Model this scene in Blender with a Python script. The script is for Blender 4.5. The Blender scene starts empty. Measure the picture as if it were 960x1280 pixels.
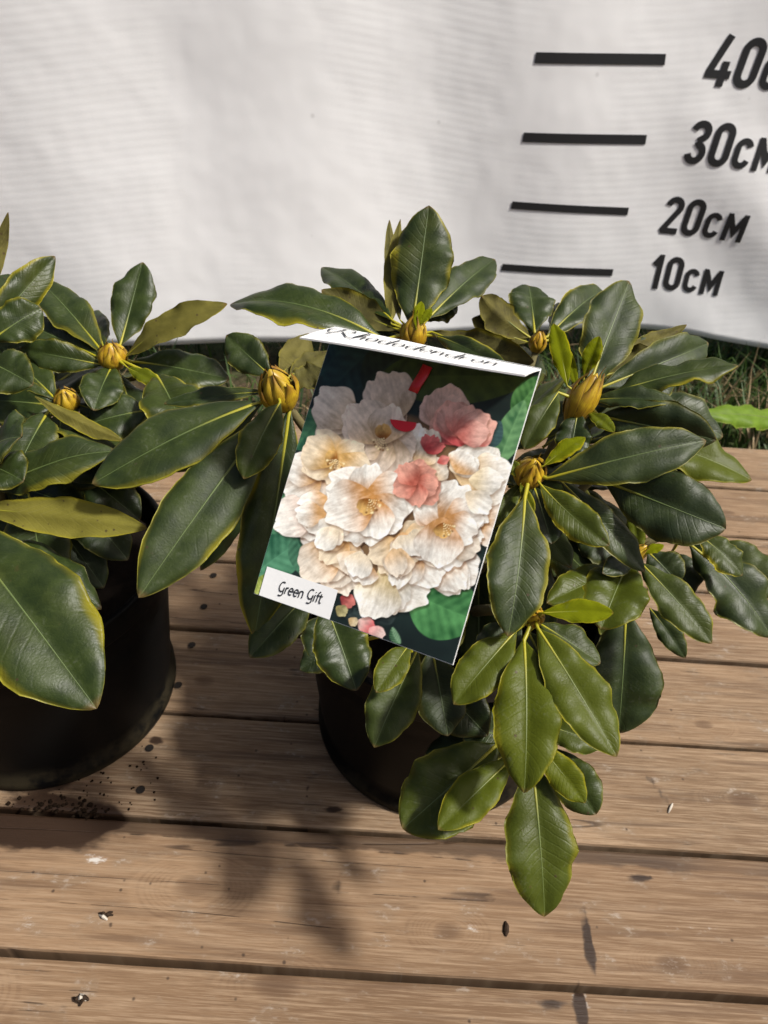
import bpy, bmesh, math, random
import numpy as np
from mathutils import Vector, Matrix

random.seed(11)
rng = np.random.default_rng(11)
scene = bpy.context.scene
COL = scene.collection
R_ = math.radians

# ------------------------------------------------------------------ camera
F, H = 924.0, 0.557            # focal length in photo pixels, lens height above the deck
PITCH, ROLL = R_(39), R_(3.6)
fw = np.array([0, math.cos(PITCH), -math.sin(PITCH)])
_x = np.array([1.0, 0, 0]); _u = np.array([0, math.sin(PITCH), math.cos(PITCH)])
RT = _x*math.cos(ROLL) + _u*math.sin(ROLL)
UP = -_x*math.sin(ROLL) + _u*math.cos(ROLL)
EYE = np.array([0, 0, H])
cam = bpy.data.cameras.new('camera'); camo = bpy.data.objects.new('camera', cam); COL.objects.link(camo)
camo.matrix_world = Matrix(((RT[0], UP[0], -fw[0], 0), (RT[1], UP[1], -fw[1], 0), (RT[2], UP[2], -fw[2], H), (0, 0, 0, 1)))
cam.sensor_fit = 'VERTICAL'; cam.sensor_height = 36; cam.sensor_width = 27; cam.lens = F/1280*36
cam.clip_start = 0.01; cam.clip_end = 300
cam.dof.use_dof = True; cam.dof.focus_distance = 0.43; cam.dof.aperture_fstop = 15
scene.camera = camo
scene.render.resolution_x, scene.render.resolution_y = 768, 1024

def ray(px, py): return fw + RT*(px-480)/F - UP*(py-640)/F
def at(px, py, s): return EYE + ray(px, py)*s                    # point at depth s along the axis
def on_z(px, py, z=0.0):
    d = ray(px, py); return EYE + d*((z-H)/d[2])
def proj(P):
    q = np.asarray(P)-EYE; s = q@fw
    return np.stack([480+F*(q@RT)/s, 640-F*(q@UP)/s, s], -1)

# ------------------------------------------------------------------ light
SUN = np.array([0.58, -0.13, 0.80]); SUN /= np.linalg.norm(SUN)
w = bpy.data.worlds.new('World'); scene.world = w; w.use_nodes = True
nt = w.node_tree; nt.nodes.clear()
sky = nt.nodes.new('ShaderNodeTexSky'); sky.sky_type = 'NISHITA'; sky.sun_disc = False
sky.sun_elevation = math.asin(SUN[2]); sky.sun_rotation = math.atan2(SUN[0], SUN[1])
sky.air_density = 0.8; sky.dust_density = 6.0; sky.ozone_density = 0.6
bg = nt.nodes.new('ShaderNodeBackground'); bg.inputs['Strength'].default_value = 0.072
ow = nt.nodes.new('ShaderNodeOutputWorld')
nt.links.new(sky.outputs[0], bg.inputs[0]); nt.links.new(bg.outputs[0], ow.inputs[0])
sl = bpy.data.lights.new('sun', 'SUN'); sl.energy = 3.8; sl.angle = R_(5.0); sl.color = (1, 0.97, 0.91)
so = bpy.data.objects.new('sun', sl); COL.objects.link(so)
so.rotation_euler = Vector(SUN).to_track_quat('Z', 'Y').to_euler()
scene.view_settings.view_transform = 'Standard'; scene.view_settings.look = 'None'
scene.view_settings.exposure = 0.58; scene.view_settings.gamma = 1

# ------------------------------------------------------------------ helpers
def tag(o, label=None, cat=None, group=None, kind=None):
    if label: o['label'] = label
    if cat: o['category'] = cat
    if group: o['group'] = group
    if kind: o['kind'] = kind
    return o
def empty(name, loc):
    o = bpy.data.objects.new(name, None); COL.objects.link(o); o.location = loc; o.empty_display_size = .02
    return o
def mesh_obj(name, verts, faces, mats, parent=None, origin=(0, 0, 0), smooth=True, uvs=None, midx=None):
    me = bpy.data.meshes.new(name)
    v = np.asarray(verts, float)-np.asarray(origin, float)
    me.from_pydata([tuple(p) for p in v], [], [tuple(int(i) for i in f) for f in faces])
    for m in (mats if isinstance(mats, (list, tuple)) else [mats]): me.materials.append(m)
    if midx is not None: me.polygons.foreach_set('material_index', midx)
    if smooth: me.polygons.foreach_set('use_smooth', [True]*len(me.polygons))
    if uvs is not None:
        l = me.uv_layers.new(name='UVMap')
        li = np.zeros(len(me.loops), int); me.loops.foreach_get('vertex_index', li)
        l.data.foreach_set('uv', np.asarray(uvs, float)[li].ravel())
    me.update()
    o = bpy.data.objects.new(name, me); COL.objects.link(o)
    if parent is not None: o.parent = parent
    else: o.location = origin
    return o
def unit(a): a = np.asarray(a, float); return a/(np.linalg.norm(a)+1e-12)
def tube(path, radii, n=7, cap=True):
    path = np.asarray(path, float); k = len(path); V = []; Fc = []
    ref = np.array([0, 0, 1.0]); d0 = unit(path[1]-path[0])
    if abs(d0 @ ref) > .9: ref = np.array([1.0, 0, 0])
    a = unit(np.cross(d0, ref))
    for i in range(k):
        t = unit(path[min(i+1, k-1)]-path[max(i-1, 0)])
        a = unit(a-(a @ t)*t); b = np.cross(t, a)
        for j in range(n):
            th = 2*math.pi*j/n; V.append(path[i]+radii[i]*(math.cos(th)*a+math.sin(th)*b))
    for i in range(k-1):
        for j in range(n):
            Fc.append((i*n+j, i*n+(j+1) % n, (i+1)*n+(j+1) % n, (i+1)*n+j))
    if cap: Fc.append(tuple(range(n))[::-1]); Fc.append(tuple(range((k-1)*n, k*n)))
    return V, Fc
def lathe(profile, n=48, center=(0, 0, 0)):
    V = []; Fc = []; k = len(profile)
    for r, z in profile:
        for j in range(n):
            th = 2*math.pi*j/n; V.append((center[0]+r*math.cos(th), center[1]+r*math.sin(th), center[2]+z))
    for i in range(k-1):
        for j in range(n): Fc.append((i*n+j, i*n+(j+1) % n, (i+1)*n+(j+1) % n, (i+1)*n+j))
    Fc.append(tuple(range(n))[::-1]); Fc.append(tuple(range((k-1)*n, k*n)))
    return V, Fc
def bez(p, n=12):
    p = [np.asarray(q, float) for q in p]; T = np.linspace(0, 1, n)[:, None]
    return (1-T)**2*p[0]+2*T*(1-T)*p[1]+T*T*p[2]

# ------------------------------------------------------------------ node helper
class NT:
    def __init__(s, name):
        s.mat = bpy.data.materials.new(name); s.mat.use_nodes = True
        s.t = s.mat.node_tree; s.t.nodes.clear()
    def n(s, typ, ins=None, **props):
        nd = s.t.nodes.new(typ)
        for k, v in props.items(): setattr(nd, k, v)
        for k, v in (ins or {}).items(): s.put(nd.inputs[k], v)
        return nd
    def put(s, sock, v):
        if isinstance(v, bpy.types.NodeSocket): s.t.links.new(v, sock)
        elif isinstance(v, bpy.types.Node): s.t.links.new(v.outputs[0], sock)
        else: sock.default_value = v
    def m(s, op, a, b=0.0, c=None, clamp=False):
        ins = {0: a, 1: b}
        if c is not None: ins[2] = c
        nd = s.n('ShaderNodeMath', ins, operation=op); nd.use_clamp = clamp
        return nd.outputs[0]
    def add(s, a, b): return s.m('ADD', a, b)
    def sub(s, a, b): return s.m('SUBTRACT', a, b)
    def mul(s, a, b): return s.m('MULTIPLY', a, b)
    def ss(s, x, lo, hi):
        nd = s.n('ShaderNodeMapRange', {0: x, 1: lo, 2: hi, 3: 0.0, 4: 1.0}, interpolation_type='SMOOTHSTEP'); return nd.outputs[0]
    def mix(s, f, a, b, blend='MIX'):
        nd = s.n('ShaderNodeMix', None, data_type='RGBA', blend_type=blend)
        for i, v in ((0, f), (6, a), (7, b)):
            if isinstance(v, tuple) and len(v) == 3: v = (*v, 1)
            s.put(nd.inputs[i], v)
        return nd.outputs[2]
    def noise(s, vec, scale, detail=3, rough=.55, dist=0.0):
        nd = s.n('ShaderNodeTexNoise', {'Scale': scale, 'Detail': detail, 'Roughness': rough, 'Distortion': dist})
        if vec is not None: s.put(nd.inputs['Vector'], vec)
        return nd.outputs[0]
    def vec(s, x, y, z=0.0): return s.n('ShaderNodeCombineXYZ', {0: x, 1: y, 2: z}).outputs[0]
    def sep(s, v): return s.n('ShaderNodeSeparateXYZ', {0: v}).outputs
    def bump(s, h, strength=.3, dist=.001): return s.n('ShaderNodeBump', {'Height': h, 'Strength': strength, 'Distance': dist}).outputs[0]
    def principled(s, col, rough=.5, spec=.5, normal=None, **kw):
        if isinstance(col, tuple) and len(col) == 3: col = (*col, 1)
        ins = {'Base Color': col, 'Roughness': rough, 'Specular IOR Level': spec}; ins.update(kw)
        nd = s.n('ShaderNodeBsdfPrincipled', ins)
        if normal is not None: s.put(nd.inputs['Normal'], normal)
        return nd.outputs[0]
    def out(s, sh):
        o = s.n('ShaderNodeOutputMaterial'); s.t.links.new(sh, o.inputs[0]); return s.mat
    def pos(s): return s.n('ShaderNodeNewGeometry').outputs['Position']
    def obj(s): return s.n('ShaderNodeTexCoord').outputs['Object']
    def uv(s): return s.n('ShaderNodeTexCoord').outputs['UV']
    def oi(s): return s.n('ShaderNodeObjectInfo')

def plain(name, col, rough=.6, spec=.3, var=.25, scale=60, bump=.2):
    t = NT(name); p = t.obj(); n1 = t.noise(p, scale, 4)
    c = t.mix(n1, tuple(x*(1-var) for x in col), tuple(min(1, x*(1+var)) for x in col))
    return t.out(t.principled(c, rough, spec, t.bump(t.noise(p, scale*4, 3), bump, .0006)))

# ------------------------------------------------------------------ materials: wood
GAPS = [0.1912+0.0987*k for k in range(-8, 8)]
KNOTS = [(*on_z(px, py)[:2], rx, ry) for (px, py, rx, ry) in [(245, 1110, .030, .017), (930, 1000, .026, .014), (345, 1232, .03, .016), (840, 1205, .022, .012),
         (690, 1254, .010, .005), (805, 1098, .014, .004), (255, 850, .02, .012), (880, 905, .018, .010), (905, 640, .03, .012), (560, 1165, .02, .012), (-60, 1240, .03, .02), (260, 980, .02, .01)]]
SCUFFS = [(*on_z(px, py)[:2], rx, ry, a) for (px, py, rx, ry, a) in [(118, 1075, .014, .006, .9), (30, 1150, .010, .012, .6), (725, 1250, .010, .010, .8),
          (590, 1160, .012, .012, .6), (700, 1195, .010, .008, .6), (480, 1180, .012, .012, .55), (300, 1225, .014, .007, .5), (850, 1160, .05, .008, .5), (830, 780, .05, .012, .6), (900, 800, .03, .02, .4)]]
BLOBS = [(*on_z(q[0], q[1])[:2], *q[2:]) for q in [(45, 1034, .062, .017, 1.1, 0), (120, 1026, .024, .014, 1.0, 0), (60, 1004, .03, .008, .9, 0), (735, 1180, .0035, .022, .85, 0), (726, 1258, .004, .016, .95, 0),
         (800, 1097, .014, .004, .6, 0), (690, 1255, .012, .004, .5, 0), (632, 1163, .003, .007, .5, 0), (820, 985, .004, .03, .35, .45), (418, 1013, .008, .003, .7, 0),
         (385, 987, .002, .004, .5, 0), (422, 1110, .006, .014, .4, 0), (195, 925, .008, .004, .8, 0), (60, 985, .06, .018, .4, 0), (700, 1010, .02, .03, .2, 0), (240, 700, .03, .006, .3, 0)]]
def wood_fields(x, y):
    """smooth fields carried by the plank vertices: knot blend, knot radius, stain, scuff"""
    kb = np.zeros_like(x); kr = np.zeros_like(x); st = np.zeros_like(x); sc = np.zeros_like(x)
    for kx, ky, rx, ry in KNOTS:
        r2 = ((x-kx)/rx)**2+((y-ky)/ry)**2; g_ = np.exp(-.55*r2); kr = np.where(g_ > kb, np.sqrt(r2), kr); kb = np.maximum(kb, g_)
    for bx, by_, rx, ry, a, rot in BLOBS:
        c_, s_ = math.cos(rot), math.sin(rot); dx = (x-bx)*c_+(y-by_)*s_; dy = (y-by_)*c_-(x-bx)*s_
        st = np.maximum(st, a*np.exp(-(dx/rx)**2-(dy/ry)**2))
    for bx, by_, rx, ry, a in SCUFFS: sc = np.maximum(sc, a*np.exp(-((x-bx)/rx)**2-((y-by_)/ry)**2))
    return np.stack([kb, np.minimum(kr, 6)/6, st, sc], -1)
def wood_mat():
    t = NT('weathered_deck_wood'); X, Y, Z = t.sep(t.pos()); rnd = t.oi().outputs['Random']
    at1 = t.n('ShaderNodeAttribute', None, attribute_name='field'); kb, kr, stf = t.sep(at1.outputs['Color']); scf = at1.outputs['Alpha']
    big = t.noise(t.vec(t.mul(X, 2.2), t.mul(Y, 9.0), t.mul(rnd, 20.0)), 1.0, 2)
    coord = t.add(t.mul(Y, 170.0), t.mul(t.noise(t.vec(t.mul(X, 3.0), t.mul(Y, 14.0), t.mul(rnd, 37.0)), 1.0, 2), 26.0))
    fib2_ = t.noise(t.vec(t.mul(X, 22.0), t.mul(Y, 45.0), 4.0), 1.0, 2)
    coord = t.n('ShaderNodeMix', {0: t.ss(kb, .15, .9), 2: coord, 3: t.add(t.mul(kr, 40.0), t.mul(fib2_, 9.0))}, data_type='FLOAT').outputs[0]
    ring = t.add(t.mul(t.m('SINE', coord), .5), .5)
    fib = t.noise(t.vec(t.mul(X, 14.0), t.mul(Y, 520.0), t.mul(rnd, 11.0)), 1.0, 3, .65)
    fib2 = t.noise(t.vec(t.mul(X, 5.0), t.mul(Y, 120.0), t.mul(rnd, 5.0)), 1.0, 3, .6)
    mott = t.noise(t.vec(t.mul(X, 30.0), t.mul(Y, 60.0), 0.0), 1.0, 3, .6)
    ff_ = t.noise(t.vec(t.mul(X, 45.0), t.mul(Y, 1500.0), t.mul(rnd, 9.0)), 1.0, 3, .7)
    fs = t.noise(t.vec(t.mul(X, 130.0), t.mul(Y, 240.0), 7.0), 1.0, 3, .7)
    c = t.mix(t.ss(big, .3, .7), (.115, .070, .038), (.235, .152, .088))
    c = t.mix(t.mul(t.mul(t.ss(ring, .35, 1.0), .50), t.ss(fib2, .25, .6)), c, (.10, .058, .032))
    c = t.mix(t.mul(t.ss(fib, .44, .66), .6), c, (.31, .222, .142))
    c = t.mix(t.mul(t.ss(ff_, .50, .68), .55), c, (.085, .052, .028)); c = t.mix(t.mul(t.ss(ff_, .50, .30), .40), c, (.36, .27, .18))
    c = t.mix(t.mul(t.ss(fib2, .50, .70), .7), c, (.075, .046, .028))
    c = t.mix(t.mul(t.ss(mott, .50, .74), .45), c, (.155, .118, .080))
    c = t.mix(t.mul(rnd, .40), c, (.20, .112, .058))
    c = t.mix(t.mul(t.ss(kb, .80, 1.0), .6), c, (.065, .034, .018))
    c = t.mix(t.mul(t.mul(t.ss(mott, .53, .7), t.ss(fs, .50, .66)), .45), c, (.36, .31, .26))
    c = t.mix(t.ss(t.mul(scf, t.m('POWER', t.add(fs, t.mul(mott, .5)), 2.0)), .28, .62), c, (.46, .43, .39))
    cr = t.m('ABSOLUTE', t.sub(t.noise(t.vec(t.mul(X, 1.5), t.mul(Y, 42.0), t.mul(rnd, 50.0)), 1.0, 1), .5))
    crm = t.mul(t.sub(1.0, t.ss(cr, .0, .010)), t.ss(t.mul(big, mott), .26, .34))
    c = t.mix(t.mul(crm, .75), c, (.035, .02, .013))
    sp = t.n('ShaderNodeTexVoronoi', {'Scale': 105.0, 'Randomness': 1.0}, feature='F1'); t.put(sp.inputs['Vector'], t.vec(X, Y, 0.0))
    spm = t.mul(t.sub(1.0, t.ss(t.add(sp.outputs['Distance'], t.mul(fs, .12)), .10, .24)), t.m('GREATER_THAN', t.sep(sp.outputs['Color'])[0], .88))
    c = t.mix(t.mul(spm, .8), c, (.03, .018, .012))
    st = t.mul(t.ss(t.add(stf, t.mul(t.sub(mott, .5), t.mul(.8, t.ss(stf, .04, .2)))), .22, .46), t.ss(stf, -.5, .55))
    strip = t.mul(t.ss(t.add(Y, t.mul(t.sub(mott, .5), .012)), GAPS[9]-.0165, GAPS[9]-.0125), t.m('LESS_THAN', Y, GAPS[9]+.002))
    xm = t.ss(t.noise(t.vec(t.mul(X, 5.0), 2.0, 1.0), 1.0, 1), .25, .5)
    st = t.m('MAXIMUM', st, t.mul(t.mul(strip, .7), xm))
    c = t.mix(st, c, (.026, .014, .008))
    h = t.add(t.add(t.mul(fib, .6), t.mul(ff_, .5)), t.mul(crm, -2.0))
    return t.out(t.principled(c, t.sub(.78, t.mul(st, .3)), .25, t.bump(h, .55, .0007)))
WOOD = wood_mat()

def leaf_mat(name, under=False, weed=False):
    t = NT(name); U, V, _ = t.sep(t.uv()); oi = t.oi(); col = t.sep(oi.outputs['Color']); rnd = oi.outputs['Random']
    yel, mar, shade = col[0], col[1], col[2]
    p = t.obj(); n1 = t.noise(p, 70.0, 4, .6); n2 = t.noise(p, 22.0, 2); n3 = t.noise(p, 420.0, 2)
    a = t.mul(t.m('ABSOLUTE', t.sub(V, .5)), 2.0)
    ven = t.sub(U, t.mul(a, .17)); ven = t.add(t.mul(ven, 15.0), t.mul(t.noise(p, 60.0, 1), .9))
    tri = t.m('ABSOLUTE', t.sub(t.m('FRACT', ven), .5)); vm = t.mul(t.sub(1.0, t.ss(tri, .0, .16)), t.ss(n2, .35, .65))
    if weed: g0, g1 = (.10, .22, .02), (.20, .36, .04)
    elif under: g0, g1 = (.050, .043, .010), (.110, .096, .022)
    else: g0, g1 = (.012, .022, .0035), (.030, .046, .007)
    c = t.mix(t.ss(n1, .3, .7), g0, g1)
    if not under: c = t.mix(t.mul(n2, .35), c, (.024, .032, .010)); c = t.mix(t.mul(t.mul(t.ss(n2, .50, .72), mar), .35), c, (.085, .090, .006))
    c = t.mix(t.mul(yel, .85), c, (.155, .175, .004) if not under else (.26, .235, .03))
    c = t.mix(t.mul(t.mul(vm, .16 if not under else .4), t.sub(1.0, a)), c, (.06, .085, .02) if not under else (.20, .18, .06))
    edge = t.ss(t.add(a, t.mul(t.sub(n2, .5), .55)), .80, 1.02)
    c = t.mix(t.mul(edge, t.mul(mar, t.ss(n2, .25, .6))), c, (.27, .23, .008))
    rim = t.mul(t.ss(a, .955, .985), t.ss(t.noise(p, 90.0, 2), .30, .62)); c = t.mix(t.mul(rim, t.add(.10, t.mul(mar, .85))), c, (.32, .28, .02))
    tips = t.ss(U, .955, .995); c = t.mix(t.mul(tips, .5), c, (.16, .09, .03))
    vo = t.n('ShaderNodeTexVoronoi', {'Scale': 240.0}, feature='F1'); t.put(vo.inputs['Vector'], p)
    sp = t.mul(t.sub(1.0, t.ss(vo.outputs['Distance'], .12, .24)), t.m('GREATER_THAN', t.sep(vo.outputs['Color'])[1], .72 if under else .965))
    c = t.mix(t.mul(sp, .8), c, (.05, .03, .015))
    bl = t.mul(t.ss(t.noise(p, 130.0, 3, .7), .66, .74), t.ss(n2, .45, .7)); c = t.mix(t.mul(bl, .55), c, (.075, .045, .018))
    c = t.mix(t.mul(shade, .6), c, (.012, .020, .010))  # per-leaf shade painted into the colour, strongest on inner leaves
    dust = t.mul(t.ss(n3, .5, .75), t.ss(n1, .45, .7))
    if not under: c = t.mix(t.mul(dust, .10), c, (.30, .30, .27))
    ret = t.n('ShaderNodeTexVoronoi', {'Scale': 520.0}, feature='DISTANCE_TO_EDGE'); t.put(ret.inputs['Vector'], p)
    h = t.add(t.add(t.mul(vm, -.45), t.mul(n1, .8)), t.add(t.mul(n3, .3), t.mul(ret.outputs[0], .5)))
    b = t.bump(h, .42, .0006); b = t.n('ShaderNodeBump', {'Height': t.noise(p, 45.0, 2), 'Strength': .16, 'Distance': .004, 'Normal': b}).outputs[0]
    rough = t.add(.34 if not under else .62, t.add(t.mul(n1, .14), t.mul(rnd, .14)))
    sh = t.principled(c, rough, t.sub(.30, t.mul(yel, .45)) if not under else .2, b)
    tr = t.n('ShaderNodeBsdfTranslucent', {0: t.mix(.55, c, (.36, .40, .02))}).outputs[0]
    mx = t.n('ShaderNodeMixShader', {0: t.add(.10, t.mul(yel, .12)) if not weed else .35, 1: sh, 2: tr}).outputs[0]
    return t.out(mx)
LEAF, LEAFU, WEED = leaf_mat('rhododendron_leaf_upper'), leaf_mat('rhododendron_leaf_underside', True), leaf_mat('weed_leaf_green', weed=True)
def rib_mat():
    t = NT('leaf_midrib_yellow'); U = t.sep(t.uv())[0]; oi = t.oi(); y = t.sep(oi.outputs['Color'])[0]
    c = t.mix(t.ss(U, .02, .45), (.30, .27, .012), (.075, .105, .030)); c = t.mix(t.mul(y, .4), c, (.26, .25, .015))
    return t.out(t.principled(c, .45, .4))
RIB = rib_mat()
def bud_mat():
    t = NT('bud_scale_amber'); p = t.obj(); U, V, _ = t.sep(t.uv()); rnd = t.oi().outputs['Random']
    n1 = t.noise(p, 160.0, 3)
    c = t.mix(t.ss(n1, .3, .7), (.29, .150, .007), (.47, .31, .012)); c = t.mix(t.mul(rnd, .4), c, (.42, .33, .02))
    c = t.mix(t.mul(t.ss(U, .62, 1.0), .75), c, (.10, .034, .008))
    e = t.ss(t.mul(t.m('ABSOLUTE', t.sub(V, .5)), 2.0), .8, 1.0); c = t.mix(t.mul(e, .7), c, (.075, .034, .008))
    ln = t.noise(t.vec(t.mul(V, 22.0), t.mul(U, 1.5), rnd), 1.0, 2)
    c = t.mix(t.mul(t.ss(ln, .45, .65), .55), c, (.13, .055, .006))
    return t.out(t.principled(c, .42, .45, t.bump(ln, .3, .0005)))
BUD = bud_mat()
BARK = plain('young_branch_bark', (.10, .085, .035), .75, .2, .35, 90, .5)
def pot_mat():
    t = NT('black_pot_plastic'); p = t.obj(); X, Y, Z = t.sep(p); n1 = t.noise(p, 35.0, 4, .65); n2 = t.noise(p, 260.0, 3)
    d = t.mul(t.sub(1.0, t.ss(Z, .004, .034)), t.ss(n1, .40, .62))
    c = t.mix(t.mul(n2, .4), (.003, .003, .003), (.005, .005, .0048)); c = t.mix(t.mul(d, .75), c, (.035, .027, .014))
    return t.out(t.principled(c, t.add(.45, t.mul(d, .35)), .08, t.bump(n2, .12, .0004)))
POT = pot_mat()
SOIL = plain('dark_peat_soil', (.010, .007, .005), .95, .1, .6, 130, 1.0)
SOILRED = plain('damp_peat_crumb', (.010, .006, .0035), .95, .05, .6, 200, .8)

# ------------------------------------------------------------------ the ground and the deck
t = NT('bare_garden_soil'); p = t.pos(); n1 = t.noise(p, 3.0, 6); n2 = t.noise(p, 60.0, 4)
c = t.mix(t.ss(n1, .4, .62), (.06, .042, .026), (.045, .065, .022)); c = t.mix(t.mul(n2, .5), c, (.035, .025, .016))
GROUND = t.out(t.principled(c, .95, .1, t.bump(n2, .8, .01)))
gz = -0.075
g = mesh_obj('ground', [(-90, -90, gz), (90, -90, gz), (90, 90, gz), (-90, 90, gz)], [(0, 1, 2, 3)], GROUND, smooth=False); g['kind'] = 'structure'

deck = empty('wooden_deck', (0, 0, 0)); deck['kind'] = 'structure'
XA, XB = -1.7, 1.7
planks = []
for k in range(len(GAPS)-1):
    y0, y1 = GAPS[k]+.0022, GAPS[k+1]-.0022; dz = random.uniform(-.0008, .0008); tl = random.uniform(-.0006, .0006); ch = .0028
    near = y1 > .1
    ny = 22 if near else 2; gx = np.unique(np.concatenate([[XA, -1.1], np.arange(-.62, .80, .004), [1.2, XB]])) if near else np.array([XA, 0, XB])
    ty = np.linspace(y0+ch, y1-ch, ny); wob = lambda x_, q: .00025*math.sin(x_*13+k*2.1+q)+.00012*math.sin(x_*77+k+q)
    V = []
    for x_ in gx:
        a0, a1 = wob(x_, 0), wob(x_, 3)
        prof = [(y0+a0, -.042), (y0+a0, dz-ch), (y0+.0008+a0, dz-.0008)]+[(q_, dz+tl*i/(ny-1)) for i, q_ in enumerate(ty)]+[(y1-.0008+a1, dz-.0008+tl), (y1+a1, dz-ch+tl), (y1+a1, -.042)]
        V += [(x_, a_, b_) for a_, b_ in prof]
    n = len(prof); m_ = len(gx)
    Fc = [(i*n+j, i*n+n+j, i*n+n+j+1, i*n+j+1) for i in range(m_-1) for j in range(n-1)]+[(i*n+n-1, i*n+2*n-1, i*n+n, i*n) for i in range(m_-1)]
    Fc += [tuple(range(n)), tuple(range((m_-1)*n, m_*n))[::-1]]
    po = mesh_obj('plank', V, Fc, WOOD, deck, smooth=False); va = np.array(V); fa = wood_fields(va[:, 0], va[:, 1])
    ca_ = po.data.color_attributes.new('field', 'FLOAT_COLOR', 'POINT'); ca_.data.foreach_set('color', fa.ravel())
    planks.append(po)
JO = plain('joist_timber', (.12, .08, .05), .85, .2, .3, 30)
for x in (-1.4, -.8, -.175, .45, 1.1):
    a, b = x-.022, x+.022; y0, y1 = GAPS[0], GAPS[-1]-.01
    V = [(X, Y, Z) for Z in (gz, -.0425) for X, Y in ((a, y0), (b, y0), (b, y1), (a, y1))]
    mesh_obj('joist', V, [(0, 3, 2, 1), (4, 5, 6, 7), (0, 1, 5, 4), (1, 2, 6, 5), (2, 3, 7, 6), (3, 0, 4, 7)], JO, deck, smooth=False)
SCREW = plain('screw_recess_dark', (.012, .009, .007), .8, .2, .4, 900)  # shade of the sunken screw holes painted as a near-black colour
sm = None
for (px, py) in [(267, 720), (255, 759), (240, 807), (223, 857), (187, 936), (176, 988)]:
    c = on_z(px, py); k = max(i for i in range(len(GAPS)-1) if GAPS[i] < c[1])
    V, Fc = lathe([(.0036, .0016), (.0034, .0012), (.0024, .0010), (.0012, .0006), (.0010, .0003)], 12)
    if sm is None:
        s_ = mesh_obj('screw', V, Fc, SCREW, planks[k], smooth=False); sm = s_.data
    else:
        s_ = bpy.data.objects.new('screw', sm); COL.objects.link(s_); s_.parent = planks[k]
    s_.location = (c[0], c[1], -.0003)

# ------------------------------------------------------------------ the banner
LEAN = math.tan(R_(8))
def by(x, z=.1): return 1.2+.095*(x-.26)+LEAN*(z-.1)   # the banner runs a little askew; its lean is added to catch more sun
def bwave(x, z):
    return (.010*np.sin(x*7.0+.6+z*1.2)+.005*np.sin(x*17+z*3.0)+.0035*np.sin(z*9+x*4)
            - .035*np.clip((x-.42)/.35, 0, 1.5)**2 + .004*np.sin((x*.8+z)*26)*np.clip((x-.35)/.2, 0, 1))
def on_banner(px, py):
    d = ray(px, py); tt = (1.2-.095*.26+LEAN*(H-.1))/(d[1]-.095*d[0]-LEAN*d[2]); q = EYE+d*tt; return q[0], q[2]
hemx, hemz = [], []
for px, py in [(-900, 440), (-300, 432), (60, 427), (200, 427), (300, 425), (560, 421), (760, 409), (860, 415), (960, 429), (1100, 452), (1500, 520)]:
    x, z = on_banner(px, py); hemx.append(x); hemz.append(max(z, gz+.006))
hemx[0] = -1.6; hemx[-1] = 1.7
hemz[-1] = hemz[-2] = max(hemz[-3]-.02, gz+.006)
ban = empty('backdrop_banner', (0, by(0), gz))
tag(ban, 'white fabric height-chart banner with black centimetre marks hanging behind the deck', 'banner')
t = NT('white_banner_fabric'); p = t.pos(); X, Y, Z = t.sep(p)
n1 = t.noise(p, 5.0, 3); n2 = t.noise(p, 900.0, 2); n3 = t.noise(t.vec(t.mul(X, 3.0), 0.0, t.mul(Z, .8)), 3.0, 3)
moz = t.add(t.mul(Z, 620.0), t.add(t.mul(t.m('SINE', t.mul(X, 6.5)), 14.0), t.mul(n1, 3.0)))
mo = t.mul(t.m('SINE', moz), t.ss(t.noise(t.vec(t.mul(X, 5.0), 0.0, t.mul(Z, 2.0)), 1.0, 1), .38, .60))
c = t.mix(t.mul(t.add(t.mul(mo, .5), .5), .08), (.84, .84, .84), (.74, .74, .745))
c = t.mix(t.mul(t.ss(n3, .4, .75), .16), c, (.64, .64, .66))
vo = t.n('ShaderNodeTexVoronoi', {'Scale': 22.0}, feature='F1'); t.put(vo.inputs['Vector'], p)
sp = t.mul(t.sub(1.0, t.ss(vo.outputs['Distance'], .03, .10)), t.m('GREATER_THAN', t.sep(vo.outputs['Color'])[0], .8)); c = t.mix(t.mul(sp, .3), c, (.35, .34, .33))
bmp = t.bump(t.add(t.mul(mo, .2), t.mul(n2, .8)), .22, .0008)
bm2 = t.n('ShaderNodeBump', {'Height': n1, 'Strength': .35, 'Distance': .02, 'Normal': bmp}).outputs[0]
d1 = t.principled(c, .75, .15, bm2); d2 = t.n('ShaderNodeBsdfTranslucent', {0: t.mix(.0, c, c)}).outputs[0]
CLOTH = t.out(t.n('ShaderNodeMixShader', {0: .12, 1: d1, 2: d2}).outputs[0])
INK = plain('black_banner_ink', (.012, .012, .013), .55, .3, .2, 200, .05)
xs = np.linspace(-1.6, 1.7, 150); zs = np.linspace(0, 1, 60); ZT = 0.80
V = []; uv = []
for v in zs:
    for x in xs:
        hz = np.interp(x, hemx, hemz); z = hz+(ZT-hz)*v**1.05; V.append((x, by(x, z)+bwave(x, z)*(1-.6*v), z)); uv.append((x, v))
def bsurf(x, z):
    hz = np.interp(x, hemx, hemz); v = max(0, (z-hz)/(ZT-hz))**(1/1.05); return by(x, z)+bwave(x, z)*(1-.6*v)
nx = len(xs); Fc = [(j*nx+i, j*nx+i+1, (j+1)*nx+i+1, (j+1)*nx+i) for j in range(len(zs)-1) for i in range(nx-1)]
cl = mesh_obj('cloth', V, Fc, CLOTH, ban, origin=ban.location)
so_ = cl.modifiers.new('thickness', 'SOLIDIFY'); so_.thickness = .0006; so_.offset = -1
RAIL = plain('galvanised_rail_steel', (.35, .35, .36), .4, .5, .15, 60)
rp = [(x, by(x, ZT)+.012, ZT) for x in (-1.65, 0, 1.75)]
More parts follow.
